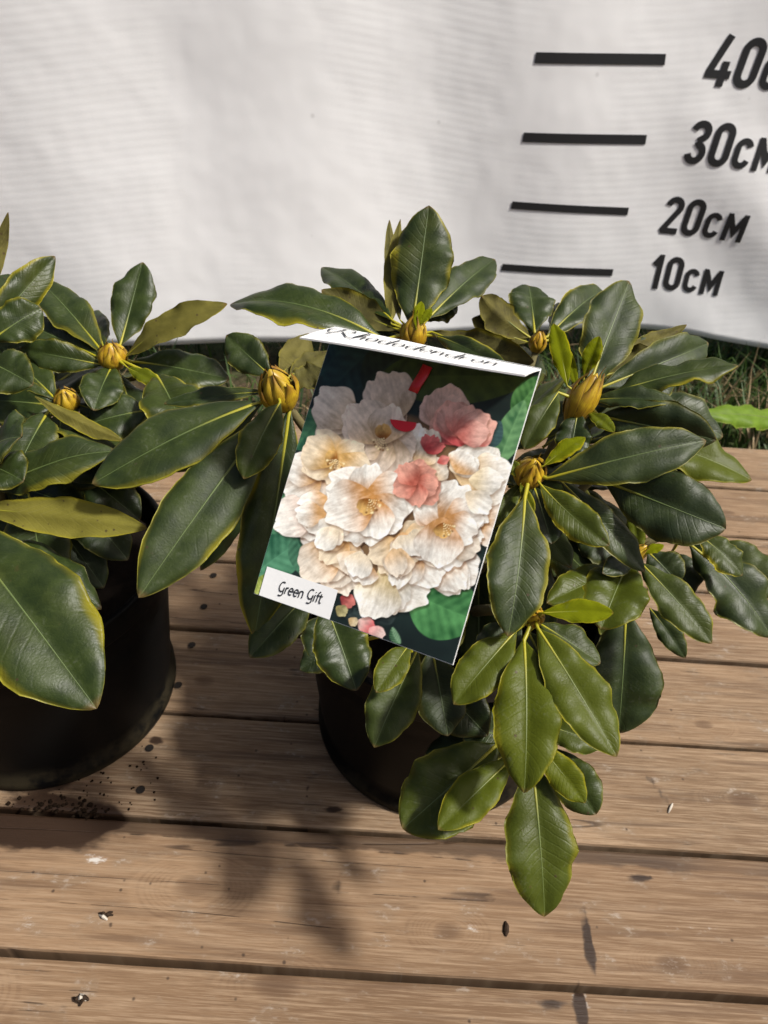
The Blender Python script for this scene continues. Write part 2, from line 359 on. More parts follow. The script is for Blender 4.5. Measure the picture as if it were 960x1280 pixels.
V, Fc = tube(rp, [.011]*3, 12); mesh_obj('top_rail', V, Fc, RAIL, ban, origin=ban.location)
for x in (-1.62, 1.72):
    V, Fc = tube([(x, by(x, gz)+.03, gz), (x, by(x, ZT)+.03, ZT+.02)], [.012]*2, 12); mesh_obj('post', V, Fc, RAIL, ban, origin=ban.location)

def ribbon(lines, wd, step=.08):
    """thick strokes through 2-D points -> verts, faces; a line is (points, closed)"""
    V = []; Fc = []
    for pts, closed in lines:
        pts = [np.array(q, float) for q in pts]; res = []
        seq = pts+[pts[0]] if closed else pts
        for a, b in zip(seq[:-1], seq[1:]):
            n = max(1, int(np.linalg.norm(b-a)/step)); res += [a+(b-a)*i/n for i in range(n)]
        if not closed: res.append(seq[-1])
        m = len(res); o = len(V)
        for i in range(m):
            if closed: a, b = res[i-1], res[(i+1) % m]
            else: a, b = res[max(i-1, 0)], res[min(i+1, m-1)]
            p0 = res[i]; d1_ = unit(p0-a) if (closed or i > 0) else unit(b-p0); d2_ = unit(b-p0) if (closed or i < m-1) else d1_
            n1_ = np.array([-d1_[1], d1_[0]]); n2_ = np.array([-d2_[1], d2_[0]]); nn = unit(n1_+n2_); k = wd/2/max(.45, nn @ n1_)
            V += [p0+nn*k, p0-nn*k]
        for i in range(m if closed else m-1):
            j = (i+1) % m; Fc.append((o+2*i, o+2*i+1, o+2*j+1, o+2*j))
    return V, Fc
def arc(cx, cy, rx, ry, a0, a1, n=10): return [(cx+rx*math.cos(R_(a0+(a1-a0)*i/n)), cy+ry*math.sin(R_(a0+(a1-a0)*i/n))) for i in range(n+1)]
ST = .165; hs = ST/2; X0, X1, Y0, Y1 = hs, .52-hs, hs, 1-hs; rr = .52/2-hs; CX = .26
GL = {
 '0': ([(arc(CX, Y1-rr, rr, rr, 0, 180, 12)+arc(CX, Y0+rr, rr, rr, 180, 360, 12), True)], .52),
 '1': ([([(.05, .70), (.05+.16, Y1+.02), (.05+.18, Y1+.02), (.23, 0)], False)], .36),
 '2': ([(arc(CX, Y1-rr, rr, rr, 175, -30, 12)+[(X0+.01, Y0+.03), (X0+.03, Y0), (.52, Y0)], False)], .52),
 '3': ([(arc(CX, Y1-rr*.95, rr, rr*.95, 170, -70, 12)+[(.24, .53)], False), ([(.24, .53)]+arc(CX, Y0+rr*1.05, rr, rr*1.05, 70, -170, 12), False)], .52),
 '4': ([([(.30, 1.0), (.06, .29), (.06, .24), (.56, .24)], False), ([(.38, .50), (.38, 0)], False)], .56),
 '5': ([([(.50, Y1), (.10, Y1), (.09, .60)]+arc(CX, Y0+rr*1.1, rr, rr*1.1, 110, -165, 12), False)], .52),
 'C': ([(arc(.23, .72-hs-.15, .15, .15, 10, 180, 9)+arc(.23, hs+.15, .15, .15, 180, 350, 9), False)], .46),
 'M': ([([(hs, 0), (hs, .68), (hs+.02, .68), (.30, .24), (.60-hs-.02, .68), (.60-hs, .68), (.60-hs, 0)], False)], .60),
}
def banner_text(txt, P0, P1, hpx_up, name, label):
    """P0 -> P1: photo pixels of the first glyph's foot and a point further along the baseline; hpx_up: height pixel above P0"""
    a = np.array(on_banner(*P0)); b = np.array(on_banner(*P1)); c = np.array(on_banner(*hpx_up))
    ex = unit(b-a); ey = c-a; h = abs(ey[1]); sx = h
    parts = empty(name, ban.location)
    V = []; Fc = []; x = 0
    for ch in txt:
        L, adv = GL[ch]; v, f = ribbon(L, ST if ch not in 'CM' else ST*.88, .06); o = len(V)
        for q in v:
            p2 = a+ex*(q[0]+x)*sx*1.02+ey*q[1]; V.append((p2[0], bsurf(p2[0], p2[1])-.0009, p2[1]))
        Fc += [tuple(o+i for i in ff) for ff in f]; x += adv+.085
    bpy.data.objects.remove(parts)
    o = mesh_obj(name, V, Fc, INK, ban, origin=ban.location, smooth=False); o['label'] = label
    m_ = o.modifiers.new('thickness', 'SOLIDIFY'); m_.thickness = .0003; m_.offset = 0
for txt, p0, p1, up in [('10CM', (809, 360), (905, 368), (819, 318)), ('20CM', (822, 291), (930, 300), (836, 244)),
                        ('30CM', (850, 203), (950, 211), (867, 148)), ('40CM', (876, 106), (960, 112), (898, 42)),
                        ('50CM', (905, -10), (990, -4), (930, -78))]:
    banner_text(txt, p0, p1, up, 'height_mark', 'black printed height mark reading '+txt)
for l, r_, th in [((628, 337), (766, 341), 8.5), ((640, 258), (785, 264), 9.5), ((654, 172), (807, 174), 12), ((669, 72), (831, 74), 14), ((690, -42), (850, -40), 16)]:
    V = []; Fc = []; n = 14
    for i in range(n+1):
        px = l[0]+(r_[0]-l[0])*i/n; py = l[1]+(r_[1]-l[1])*i/n
        for s_ in (-.5, .5):
            x, z = on_banner(px-s_*2.0, py+s_*th); V.append((x, bsurf(x, z)-.0009, z))
    Fc = [(2*i, 2*i+1, 2*i+3, 2*i+2) for i in range(n)]
    o = mesh_obj('scale_bar', V, Fc, INK, ban, origin=ban.location, smooth=False)
    m_ = o.modifiers.new('thickness', 'SOLIDIFY'); m_.thickness = .0003; m_.offset = 0

# ------------------------------------------------------------------ leaves
NU = 30; VC = np.array([-1, -.93, -.72, -.42, -.16, 0, .16, .42, .72, .93, 1.0])
UU = np.concatenate([np.linspace(0, .9, NU-4), [.94, .97, .99, 1.0]])
def profile(u, kind):
    a = np.clip(u, 1e-4, 1)
    if kind == 'blunt': s = np.sin(np.pi*a**1.28)**.62
    elif kind == 'narrow': s = np.sin(np.pi*a**1.05)**.95
    else: s = np.sin(np.pi*a**1.18)**.72
    s = s*(1-.12*np.clip((u-.9)/.1, 0, 1)); s = np.maximum(s, .05*(1-u)); return s
def leaf(plant, P0, P1, W, n0, root=None, arch=.05, side=0., fold=.34, rev=.22, wave=.072, freq=2.3, twist=0., kind='std',
         col=(0, .3, 0), mats=None, name='leaf', curl=0.):
    P0 = np.asarray(P0, float); P1 = np.asarray(P1, float); org = np.array(plant.location)
    ax = P1-P0; L = np.linalg.norm(ax); t0 = ax/L; n = unit(n0-(n0 @ t0)*t0); b = np.cross(n, t0)
    u = UU; par = 4*u*(1-u)
    C = P0+ax*u[:, None]+(n*arch*L+b*side*L)*par[:, None]-n*(curl*L*np.clip((u-.6)/.4, 0, 1)**2)[:, None]
    T = np.gradient(C, u, axis=0); T /= np.linalg.norm(T, axis=1)[:, None]
    hw = W/2*profile(u, kind); pa, pb = rng.uniform(0, 6.28, 2); f2 = freq*rng.uniform(.85, 1.2)
    top = []; bot = []; uvs = []
    for i in range(len(u)):
        tw = twist*u[i]; ni = unit(n-(n @ T[i])*T[i]); bi = np.cross(ni, T[i])
        ni, bi = ni*math.cos(tw)+bi*math.sin(tw), bi*math.cos(tw)-ni*math.sin(tw)
        env = math.sin(math.pi*min(1, u[i]*1.02))**.5 if u[i] < .98 else .1
        for v in VC:
            av = abs(v); ph = pa if v < 0 else pb
            wv = wave*W*env*av**2*(math.sin(6.283*f2*u[i]+ph)+.45*math.sin(6.283*f2*2.3*u[i]+2*ph))
            hh = hw[i]*(fold*av-rev*av**4*1.6)+wv+ .004*W*math.sin(40*u[i])*av*(1-av)*4
            jag = 1+av*(.030*math.sin(6.283*f2*1.9*u[i]+ph*1.7)+.012*math.sin(6.283*f2*5.1*u[i]+ph*3.1))
            p = C[i]+bi*hw[i]*v*(1-.12*fold*av)*jag+ni*hh
            top.append(p); bot.append(p-ni*(.0007 if av < .99 else .0003)); uvs.append((u[i], v*.5+.5))
    m = len(VC); k = len(u); N = m*k; V = top+bot; Fc = []; mi = []
    for i in range(k-1):
        for j in range(m-1):
            q = (i*m+j, i*m+j+1, (i+1)*m+j+1, (i+1)*m+j); Fc.append(q[::-1]); mi.append(0)
            Fc.append(tuple(N+x for x in q)); mi.append(1)
    for i in range(k-1):
        for j, fl in ((0, 0), (m-1, 1)):
            q = (i*m+j, (i+1)*m+j, N+(i+1)*m+j, N+i*m+j); Fc.append(q[::-1] if fl else q); mi.append(0)
    # make sure the upper side really faces along n
    q = Fc[2*(m//2)+2*(m-1)*10]; nn = np.cross(V[q[1]]-V[q[0]], V[q[2]]-V[q[0]])
    if nn @ n < 0: Fc = [f[::-1] for f in Fc]
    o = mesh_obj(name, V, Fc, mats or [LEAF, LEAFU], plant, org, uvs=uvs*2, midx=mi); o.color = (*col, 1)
    # midrib and stalk
    pts = []; rad = []; uu = []
    if root is not None:
        rt = np.asarray(root, float); mid = (rt+P0)/2+T[0]*np.linalg.norm(P0-rt)*.12
        for q in (0, .5): pts.append(((1-q)**2)*rt+2*q*(1-q)*mid+q*q*P0); rad.append(.00125); uu.append(0)
    sc = min(1.15, W/.034)
    for i in range(0, k-1, 1):
        pts.append(C[i]-n*.0002); rad.append((.00085*(1-u[i])**1.8+.00027)*sc); uu.append(u[i])
    v_, f_ = tube(pts, rad, 6)
    rb = mesh_obj('midrib', v_, f_, RIB, o, org, uvs=[(x, .5) for x in uu for _ in range(6)]); rb.color = (*col, 1)
    return o

def bud(plant, P, axis, ln=.026, r=.010, openness=.0):
    org = np.array(plant.location); axis = unit(axis)
    q = Vector(axis).to_track_quat('Z', 'Y')
    prof = [(r*max(.02, math.sin(math.pi*(.06+.94*i/8))**.8)*(1 if i > 3 else .92), ln*i/8) for i in range(9)]
    V, Fc = lathe(prof, 14)
    o = mesh_obj('flower_bud', V, Fc, BUD, plant, uvs=[(.2, .5)]*len(V)); o.location = Vector(P-org); o.rotation_mode = 'QUATERNION'; o.rotation_quaternion = q
    ms = []
    for tier, (h0, h1, wid, fl) in enumerate([(0, .78, .95, .10), (.05, 1.0, .85, .05), (.15, 1.16, .70, .02)]):
        V = []; uv = []; nu_, nv_ = 7, 7
        for i in range(nu_):
            a = i/(nu_-1); h = h0+(h1-h0)*a; rr_ = r*(math.sin(math.pi*min(.985, .06+.94*h))**.8 if h < 1 else .12)
            rr_ = rr_*1.06+.0007+r*(fl+openness)*a**2.2
            wd = wid*(1-a**1.7)*(.75+.5*a if a < .5 else 1.0)
            for j in range(nv_):
                v = j/(nv_-1)*2-1; th = v*wd*.95; V.append(((rr_+.0006*(1-v*v))*math.cos(th), (rr_+.0006*(1-v*v))*math.sin(th), ln*h-.0012*v*v)); uv.append((a, v*.5+.5))
        Fc = [(i*nv_+j, i*nv_+j+1, (i+1)*nv_+j+1, (i+1)*nv_+j) for i in range(nu_-1) for j in range(nv_-1)]
        ms.append((V, uv, Fc))
    data = [None]*3
    for s in range(11):
        tr = min(2, s//4)
        if data[tr] is None:
            c_ = mesh_obj('bud_scale', ms[tr][0], ms[tr][2], BUD, o, uvs=ms[tr][1]); data[tr] = c_.data
        else:
            c_ = bpy.data.objects.new('bud_scale', data[tr]); COL.objects.link(c_); c_.parent = o
        c_.rotation_euler = (random.uniform(-.05, .05), random.uniform(-.05, .05), s*2.39996+random.uniform(-.15, .15))
        k_ = random.uniform(.95, 1.06); c_.scale = (k_, k_, random.uniform(.94, 1.06))
    return o

def pot(plant, r0, r1, h):
    org = tuple(plant.location)
    prof = [(r0-.012, .004), (r0-.006, .0), (r0+.001, .0), (r0+.0022, .004), (r0+.0022, .011), (r0-.001, .0145), (r0+.0005, .03)]
    for i in range(1, 6): prof.append((r0+.0005+(r1-r0)*i/6*.9, .03+(h-.06)*i/6))
    prof += [(r1-.003, h-.026), (r1+.001, h-.023), (r1+.0022, h-.021), (r1+.003, h-.004), (r1+.0035, h-.001), (r1+.0025, h), (r1-.001, h), (r1-.0015, h-.012), (r1-.005, h-.02), (r1-.006, h-.03), (.01, h-.032)]
    V, Fc = lathe(prof, 72); mesh_obj('pot', V, Fc, POT, plant, smooth=True)
    V = []; n = 40; m = 12
    for i in range(m+1):
        for j in range(n):
            rr_ = (r1-.0065)*i/m; th = 2*math.pi*j/n
            V.append((rr_*math.cos(th), rr_*math.sin(th), h-.018+.004*math.sin(j*1.7+i*2.3)*min(1, i)+random.uniform(-.003, .003)))
    Fc = [(i*n+j, i*n+(j+1) % n, (i+1)*n+(j+1) % n, (i+1)*n+j) for i in range(m) for j in range(n)]
    mesh_obj('soil', V, [f for f in Fc], SOIL, plant)

VUP = np.array([0, 0, 1.0])
class Plant:
    def __init__(s, name, label, x, y, r0, r1, h):
        s.o = empty(name, (x, y, 0)); tag(s.o, label, 'potted plant', 'rhododendrons in black pots on the deck'); s.c = np.array([x, y, h-.02]); s.ros = {}
        pot(s.o, r0, r1, h)
    def rosette(s, key, px, py, dep, budsize=None, axis=None, op=0., r=None, stem=True):
        P = at(px, py, dep); out = unit((P-s.c)*np.array([1, 1, 0])+1e-6); ax = unit(axis if axis is not None else VUP*1.0+out*.5)
        s.ros[key] = (P, dep, ax)
        if budsize: bud(s.o, P-ax*budsize*.42, ax, budsize*.88, (r or budsize*.40)*.74, op)
        if stem:
            b0 = s.c+np.array([out[0], out[1], 0])*.02
            pth = bez([b0, s.c*.45+P*.55+VUP*.0-ax*.035, P-ax*.004], 10)
            v, f = tube(pth, np.linspace(.0052, .0026, 10), 8); mesh_obj('branch', v, f, BARK, s.o, s.o.location)
    def lf(s, key, bx, by_, tx, ty, wpx, y=0., m=.35, sh=0., roll=0., dd=None, db=0., flip=False, root=True, up=.55, **kw):
        P, dep, ax = s.ros[key]; dep = dep+db
        P0 = at(bx, by_, dep); dpx = (ty-by_)*dep/F
        if dd is None: dd = -.38*dpx if dpx > 0 else -.25*dpx
        P1 = at(tx, ty, dep+dd); t0 = unit(P1-P0)
        mid = (P0+P1)/2; vw = unit(EYE-mid); n0 = unit(up*VUP+.65*vw); n0 = unit(n0-(n0 @ t0)*t0)
        b = np.cross(n0, t0); a = R_(roll+rng.uniform(-7, 7)); n0 = n0*math.cos(a)+b*math.sin(a)
        if flip: n0 = -n0
        vp = unit(vw-(vw @ t0)*t0)
        W = wpx*(dep+dd/2)/F/max(.55, abs(n0 @ vp))
        kw.setdefault('arch', rng.uniform(.03, .07)); kw.setdefault('twist', rng.uniform(-.38, .38)); kw.setdefault('curl', rng.uniform(-.02, .05))
        return leaf(s.o, P0, P1, W, n0, P if root else None, col=(y, m, sh), **kw)

pr = Plant('potted_rhododendron', 'bushy rhododendron in black pot carrying the large flower picture tag', .055, .405, .100, .112, .165)
pl = Plant('potted_rhododendron', 'rhododendron in black pot standing left of the tagged one beside spilled soil', -.283, .408, .101, .113, .165)

# right plant: growing tips at photo pixels, with the distance that their leaf sizes imply
pr.rosette('A', 348, 488, .430, .036, op=.12, r=.0125, axis=np.array([-.25, -.25, 1]))
pr.rosette('B', 517, 418, .500, .030, r=.010, axis=VUP)
pr.rosette('C', 728, 500, .455, .040, op=.15, r=.0105, axis=np.array([.35, .2, 1]))
pr.rosette('D', 662, 590, .425, .026, r=.0105, axis=np.array([.05, -.35, 1]))
pr.rosette('E', 667, 770, .400, .016, r=.0065, axis=np.array([.1, -.9, .8]))
pr.rosette('F', 795, 690, .460, .018, r=.006, axis=np.array([.6, -.1, .8]))
pr.rosette('G', 668, 935, .425, None, axis=np.array([.1, -1, .1]))
pr.rosette('H', 672, 428, .560, .020, r=.007, axis=VUP)
pr.rosette('N', 745, 595, .470, None)
pr.rosette('U', 500, 790, .455, None, axis=np.array([0, -1, .2]))
pr.rosette('R', 850, 665, .52, None, axis=np.array([1, .2, .3]))
L = pr.lf
# A
L('A', 325, 503, 117, 607, 74, m=.45, roll=-12, arch=.05, fold=.3, wave=.03)
L('A', 338, 518, 173, 747, 92, m=.55, roll=10, arch=.03, fold=.25, wave=.04)
L('A', 350, 503, 304, 598, 52, m=.9, y=.12, fold=.3, db=-.012)
L('A', 362, 512, 318, 797, 82, m=.9, roll=18, dd=.01, db=.005, arch=.03)
L('A', 338, 470, 283, 419, 50, m=.3, arch=.02, roll=15)
L('A', 352, 468, 385, 420, 40, m=.3, flip=True, dd=.03)
L('A', 362, 470, 412, 440, 36, sh=.3, flip=True, dd=.02, wave=.08)
L('A', 360, 478, 404, 462, 34, sh=.4, flip=True, dd=.0, wave=.08)
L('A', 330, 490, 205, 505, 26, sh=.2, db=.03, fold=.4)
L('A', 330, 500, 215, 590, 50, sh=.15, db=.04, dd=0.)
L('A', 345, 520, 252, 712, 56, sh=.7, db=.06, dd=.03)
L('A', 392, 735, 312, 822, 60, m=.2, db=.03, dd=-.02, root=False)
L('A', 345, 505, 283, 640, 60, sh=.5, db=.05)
# B
L('B', 515, 408, 536, 255, 80, m=.75, up=.3, arch=-.03, fold=.16, kind='std', dd=.0)
L('B', 489, 405, 500, 275, 30, y=.15, flip=True, fold=.6, up=.2, dd=.02, kind='narrow')
L('B', 500, 400, 486, 282, 22, flip=True, fold=.5, up=.2, dd=.05, sh=.3)
L('B', 535, 398, 618, 325, 50, m=.3, dd=.05)
L('B', 480, 425, 287, 378, 60, m=.6, roll=-10, dd=.02, arch=.12, wave=.05)
L('B', 490, 400, 402, 333, 40, m=.1, dd=.07, wave=.06)
L('B', 497, 412, 402, 364, 42, m=.6, flip=True, sh=.3, dd=.01, wave=.08, fold=.1)
L('B', 540, 415, 668, 455, 44, m=.8, flip=True, sh=.25, dd=-.03, wave=.10, fold=.15)
L('B', 545, 420, 640, 470, 30, m=.9, flip=False, dd=-.05, wave=.08)
L('B', 520, 412, 527, 376, 15, y=.9, m=.5, up=.2, db=-.01)
L('B', 526, 405, 540, 385, 11, y=.7, m=.5, up=.2, db=-.01)
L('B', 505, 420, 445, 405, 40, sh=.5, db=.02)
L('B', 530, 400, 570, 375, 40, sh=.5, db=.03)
# H
L('H', 662, 422, 600, 371, 40, flip=True, sh=.1, fold=.6, dd=-.02)
L('H', 668, 415, 661, 356, 60, sh=.05, up=.3, kind='blunt', dd=.03)
L('H', 685, 420, 757, 360, 46, m=.7, dd=.05)
L('H', 660, 428, 590, 398, 34, flip=True, sh=.2, wave=.1, dd=-.01)
L('H', 690, 425, 720, 375, 40, sh=.1, dd=.06)
# C
L('C', 737, 480, 789, 347, 78, m=.4, up=.35, dd=.02, arch=-.02, roll=-8)
L('C', 709, 482, 692, 404, 26, y=.8, m=.8, up=.3, fold=.4, db=-.005)
L('C', 730, 470, 749, 420, 24, y=.85, m=.6, up=.3, fold=.5, dd=-.005)
L('C', 722, 488, 706, 430, 14, y=.7, m=.8, up=.3)
L('C', 752, 484, 891, 427, 58, m=.25, dd=.03, arch=.06, roll=-20)
L('C', 758, 494, 923, 456, 38, m=.75, y=.05, dd=-.01, wave=.12, fold=.35, roll=15, flip=False)
L('C', 742, 500, 845, 502, 32, m=.5, dd=-.02, fold=.5, wave=.05)
L('C', 770, 440, 858, 407, 22, flip=True, db=.07, dd=.02, root=False, wave=.08)
L('C', 775, 445, 848, 425, 30, db=.08, dd=.02, root=False, sh=.2)
L('C', 698, 490, 655, 562, 40, m=.8, y=.12, dd=-.01, db=-.005)
L('C', 722, 515, 712, 575, 46, sh=.3, m=.4)
L('C', 735, 515, 768, 540, 18, y=.5, m=.8, sh=0, dd=-.02)
L('C', 748, 520, 896, 550, 72, sh=.45, m=.5, dd=-.02, arch=.09, roll=-30, wave=.05)
L('C', 740, 505, 850, 470, 50, sh=.1, db=.03, dd=.02)
L('C', 755, 470, 830, 445, 50, flip=True, sh=.3, db=.03)
# D
L('D', 684, 598, 885, 549, 70, m=.5, dd=-.015, arch=.06, roll=-12, wave=.06, db=-.006)
L('D', 676, 606, 762, 682, 48, m=.85, y=.18, dd=-.02, side=-.04, wave=.07, fold=.35, db=-.008)
L('D', 656, 622, 636, 795, 82, m=.5, db=-.012, dd=-.03, roll=5, twist=.15)
L('D', 680, 582, 732, 545, 24, y=.75, m=.8, up=.4, db=-.008)
L('D', 655, 602, 612, 662, 26, m=.9, y=.2, db=.008)
L('D', 700, 600, 808, 715, 44, sh=.25, db=.01, dd=-.0, fold=.35)
L('D', 650, 605, 668, 640, 14, y=.5, m=.8, db=-.005)
L('D', 668, 610, 690, 680, 60, sh=.7, db=.03)
L('D', 648, 598, 640, 575, 16, y=.4, m=.6, db=-.004, up=.3)
# N
L('N', 757, 602, 907, 661, 92, sh=.55, m=.35, roll=-22, dd=-.03, arch=.08, kind='blunt', db=-.03)
L('N', 770, 595, 870, 562, 36, y=.55, m=.8, dd=.0, db=.02)
L('N', 790, 580, 850, 615, 46, sh=.1, m=.3, db=.02)
L('N', 780, 545, 940, 600, 60, y=.35, m=.4, db=.04, dd=-.02, root=False, arch=.09)
L('N', 775, 500, 905, 545, 62, sh=.15, db=.05, dd=.0, root=False, arch=.06)
L('N', 790, 540, 870, 600, 50, sh=.25, db=.04, root=False)
# F
L('F', 800, 703, 891, 804, 52, m=.6, y=.12, dd=-.02, db=-.01)
L('F', 780, 712, 684, 753, 50, m=.35, y=.28, dd=-.03, arch=.05)
L('F', 784, 705, 752, 783, 84, m=.6, y=.25, dd=-.035, kind='blunt', fold=.45, arch=.08)
L('F', 803, 692, 830, 681, 13, y=.9, m=.5, db=-.005)
L('F', 800, 695, 790, 640, 24, y=.45, m=.8, up=.3, db=-.004)
L('F', 782, 765, 773, 916, 96, sh=.25, m=.2, db=.02, dd=.0, root=False, kind='blunt')
L('F', 812, 760, 858, 822, 30, sh=.1, db=.03, root=False, curl=.1)
L('F', 810, 690, 849, 730, 50, sh=.4, db=.02)
L('F', 785, 690, 720, 670, 60, sh=.7, db=.02)
L('F', 790, 700, 755, 715, 30, sh=.3, m=.8, db=-.006, dd=-.02)
# R
L('R', 862, 680, 964, 797, 72, sh=.1, m=.4, wave=.12, dd=-.01, side=.03)
L('R', 872, 668, 929, 719, 40, m=.9, y=.1, wave=.08, db=-.02)
L('R', 890, 675, 975, 745, 60, y=.1, db=.02, wave=.1)
L('R', 840, 690, 865, 745, 50, sh=.7, db=.02)
# E
L('E', 672, 785, 771, 946, 76, m=.75, y=.32, roll=-8, dd=-.03, db=-.008)
L('E', 655, 800, 656, 991, 84, m=.5, y=.36, roll=5, dd=-.035, db=-.006, kind='std', curl=.02)
L('E', 645, 788, 567, 880, 62, m=.5, y=.30, dd=-.02)
L('E', 678, 766, 767, 766, 30, m=.4, y=.8, fold=.5, db=-.01)
L('E', 675, 780, 750, 830, 50, sh=.2, y=.1, db=.02)
L('E', 660, 790, 700, 880, 60, sh=.4, db=.03)
L('E', 650, 780, 600, 830, 60, sh=.5, db=.04)
# G
L('G', 665, 952, 682, 1148, 92, m=.3, y=.22, dd=-.02, roll=4, db=-.012)
L('G', 622, 930, 503, 1036, 104, m=.25, y=.16, dd=-.02, kind='blunt', roll=10)
L('G', 640, 948, 548, 1037, 56, m=.7, y=.36, dd=-.025, db=-.018)
L('G', 672, 930, 732, 1004, 42, m=.5, y=.45, db=-.016)
L('G', 690, 935, 745, 1018, 60, sh=.0, y=.05, db=.006, kind='blunt')
L('G', 676, 905, 755, 932, 44, y=.2, m=.3, db=.004)
L('G', 650, 930, 575, 905, 70, sh=.5, db=.05)
L('G', 640, 930, 530, 945, 70, sh=.6, db=.06)
# U (below the tag)
L('U', 405, 752, 446, 863, 72, m=.5, dd=-.02, root=False)
L('U', 512, 805, 470, 866, 40, m=.4, y=.28, dd=-.02, db=-.03, root=False)
L('U', 522, 812, 467, 934, 66, m=.5, y=.08, dd=-.02, db=-.015, root=False)
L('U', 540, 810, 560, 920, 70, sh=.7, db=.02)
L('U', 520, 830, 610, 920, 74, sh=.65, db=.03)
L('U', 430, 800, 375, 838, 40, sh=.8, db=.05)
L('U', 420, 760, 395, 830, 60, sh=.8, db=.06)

# left plant
pl.rosette('I', 140, 445, .520, .024, r=.0115, axis=np.array([.1, -.2, 1]))
pl.rosette('J', 83, 500, .500, .020, r=.0095, axis=np.array([.0, -.2, 1]))
pl.rosette('K', -30, 560, .455, .024, axis=np.array([-.1, -.4, 1]))
pl.rosette('M', -40, 440, .480, .022, axis=np.array([-.2, .1, 1]))
pl.rosette('Q', -15, 690, .420, None, axis=np.array([0, -.6, .6]))
L = pl.lf
L('I', 150, 432, 178, 326, 54, m=.2, up=.3, arch=-.02, dd=.01)
L('I', 128, 440, 48, 348, 52, dd=.04)
L('I', 125, 448, 22, 402, 50, sh=.05, dd=.03)
L('I', 128, 456, 24, 436, 42, sh=.15, dd=-.01, roll=20)
L('I', 158, 446, 284, 380, 34, y=.25, m=.6, flip=True, fold=.3, dd=-.02, arch=-.10)
L('I', 165, 452, 287, 474, 54, sh=.0, dd=.0, kind='blunt', db=.01)
L('I', 130, 435, 112, 386, 34, sh=.4, dd=.05)
L('I', 140, 458, 117, 512, 50, m=.2, dd=-.03)
L('I', 196, 470, 232, 540, 78, m=.6, y=.06, dd=-.03, db=-.01, kind='blunt', arch=.09)
L('I', 190, 512, 108, 530, 56, sh=.15, dd=-.01, db=-.01, root=False)
L('I', 160, 460, 200, 480, 20, y=.5, m=.6, db=-.01)
L('I', 150, 470, 180, 560, 60, sh=.4, db=.02)
L('J', 44, 496, 153, 550, 24, y=.25, m=.6, flip=True, fold=.7, db=-.015, dd=-.02, root=False)
L('J', 70, 500, 8, 445, 50, sh=.1, dd=.02)
L('J', 75, 508, -20, 500, 60, sh=.15)
L('J', 78, 512, 72, 585, 62, sh=.1, dd=-.03)
L('J', 90, 512, 105, 580, 50, sh=.3, dd=-.02)
L('J', 60, 515, 20, 590, 66, sh=.05, dd=-.03, db=-.01)
L('J', 95, 505, 160, 530, 40, sh=.35, db=.01)
L('M', -20, 420, 69, 320, 46, m=.7, dd=.02, roll=-20, fold=.35)
L('M', -10, 425, 52, 385, 54, m=.4, sh=.0, dd=.01, kind='blunt')
L('M', -30, 400, 11, 266, 18, m=.3, flip=True, dd=.0)
L('M', -20, 450, 40, 480, 60, sh=.1)
L('M', -25, 430, 20, 345, 54, sh=.05, dd=.04)
L('K', -15, 612, 136, 556, 58, m=.4, dd=-.01, curl=.10, roll=10, wave=.06)
L('K', -25, 636, 184, 660, 50, y=.55, m=.6, flip=True, dd=-.02, fold=.25, db=-.012, arch=-.05, roll=-14)
L('K', -10, 560, 24, 545, 60, sh=.5, dd=-.02)
L('K', -20, 580, 28, 600, 60, sh=.4, dd=-.02)
L('Q', -18, 672, 126, 757, 66, m=.2, dd=-.01, db=.015)
L('Q', -60, 650, 121, 888, 150, m=.6, dd=-.03, db=-.01, roll=-4, fold=.35, wave=.04, arch=.05)
L('Q', -10, 700, 113, 810, 60, sh=.4, db=.04)
L('Q', -10, 700, -60, 820, 80, sh=.2)
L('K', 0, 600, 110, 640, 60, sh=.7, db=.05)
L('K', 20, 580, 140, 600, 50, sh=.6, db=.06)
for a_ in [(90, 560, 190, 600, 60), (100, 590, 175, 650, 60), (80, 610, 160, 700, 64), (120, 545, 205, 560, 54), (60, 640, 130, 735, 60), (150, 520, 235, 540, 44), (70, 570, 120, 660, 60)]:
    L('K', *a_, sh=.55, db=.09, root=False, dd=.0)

# inner foliage that fills the crowns behind the visible whorls
def fill(pt, n, cx, cy, cz, rx, ry, rz, ok):
    k = 0; tries = 0
    while k < n and tries < 4000:
        tries += 1
        d = unit(rng.normal(0, 1, 3)); rr_ = rng.uniform(.1, .75)
        P0 = np.array([cx+d[0]*rx*rr_, cy+d[1]*ry*rr_, cz+d[2]*rz*rr_])
        dr = unit(d*np.array([1, 1, .5])+np.array([0, 0, rng.uniform(-.3, .2)])); ln = rng.uniform(.075, .105); P1 = P0+dr*ln
        q = [proj(P0+dr*ln*f) for f in (0, .3, .6, 1.0)]
        if not all(ok(a) for a in q): continue
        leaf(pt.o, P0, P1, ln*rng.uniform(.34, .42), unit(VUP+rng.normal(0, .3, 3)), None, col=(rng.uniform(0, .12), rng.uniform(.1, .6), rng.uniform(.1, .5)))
        k += 1
def ok_r(a):
    x, y, s = a
    return s > .445 and ((390 < x < 880 and 500 < y < 900 and x < 900-(y-520)*.33 and x > 400+(y-500)*.05) or (430 < x < 840 and 425 < y < 520))
def ok_l(a):
    x, y, s = a
    return s > .455 and -250 < x < 200-(max(0, y-560))*.6 and 425 < y < 780
fill(pr, 64, .065, .43, .255, .17, .13, .09, ok_r)
fill(pl, 52, -.27, .44, .255, .16, .14, .10, ok_l)

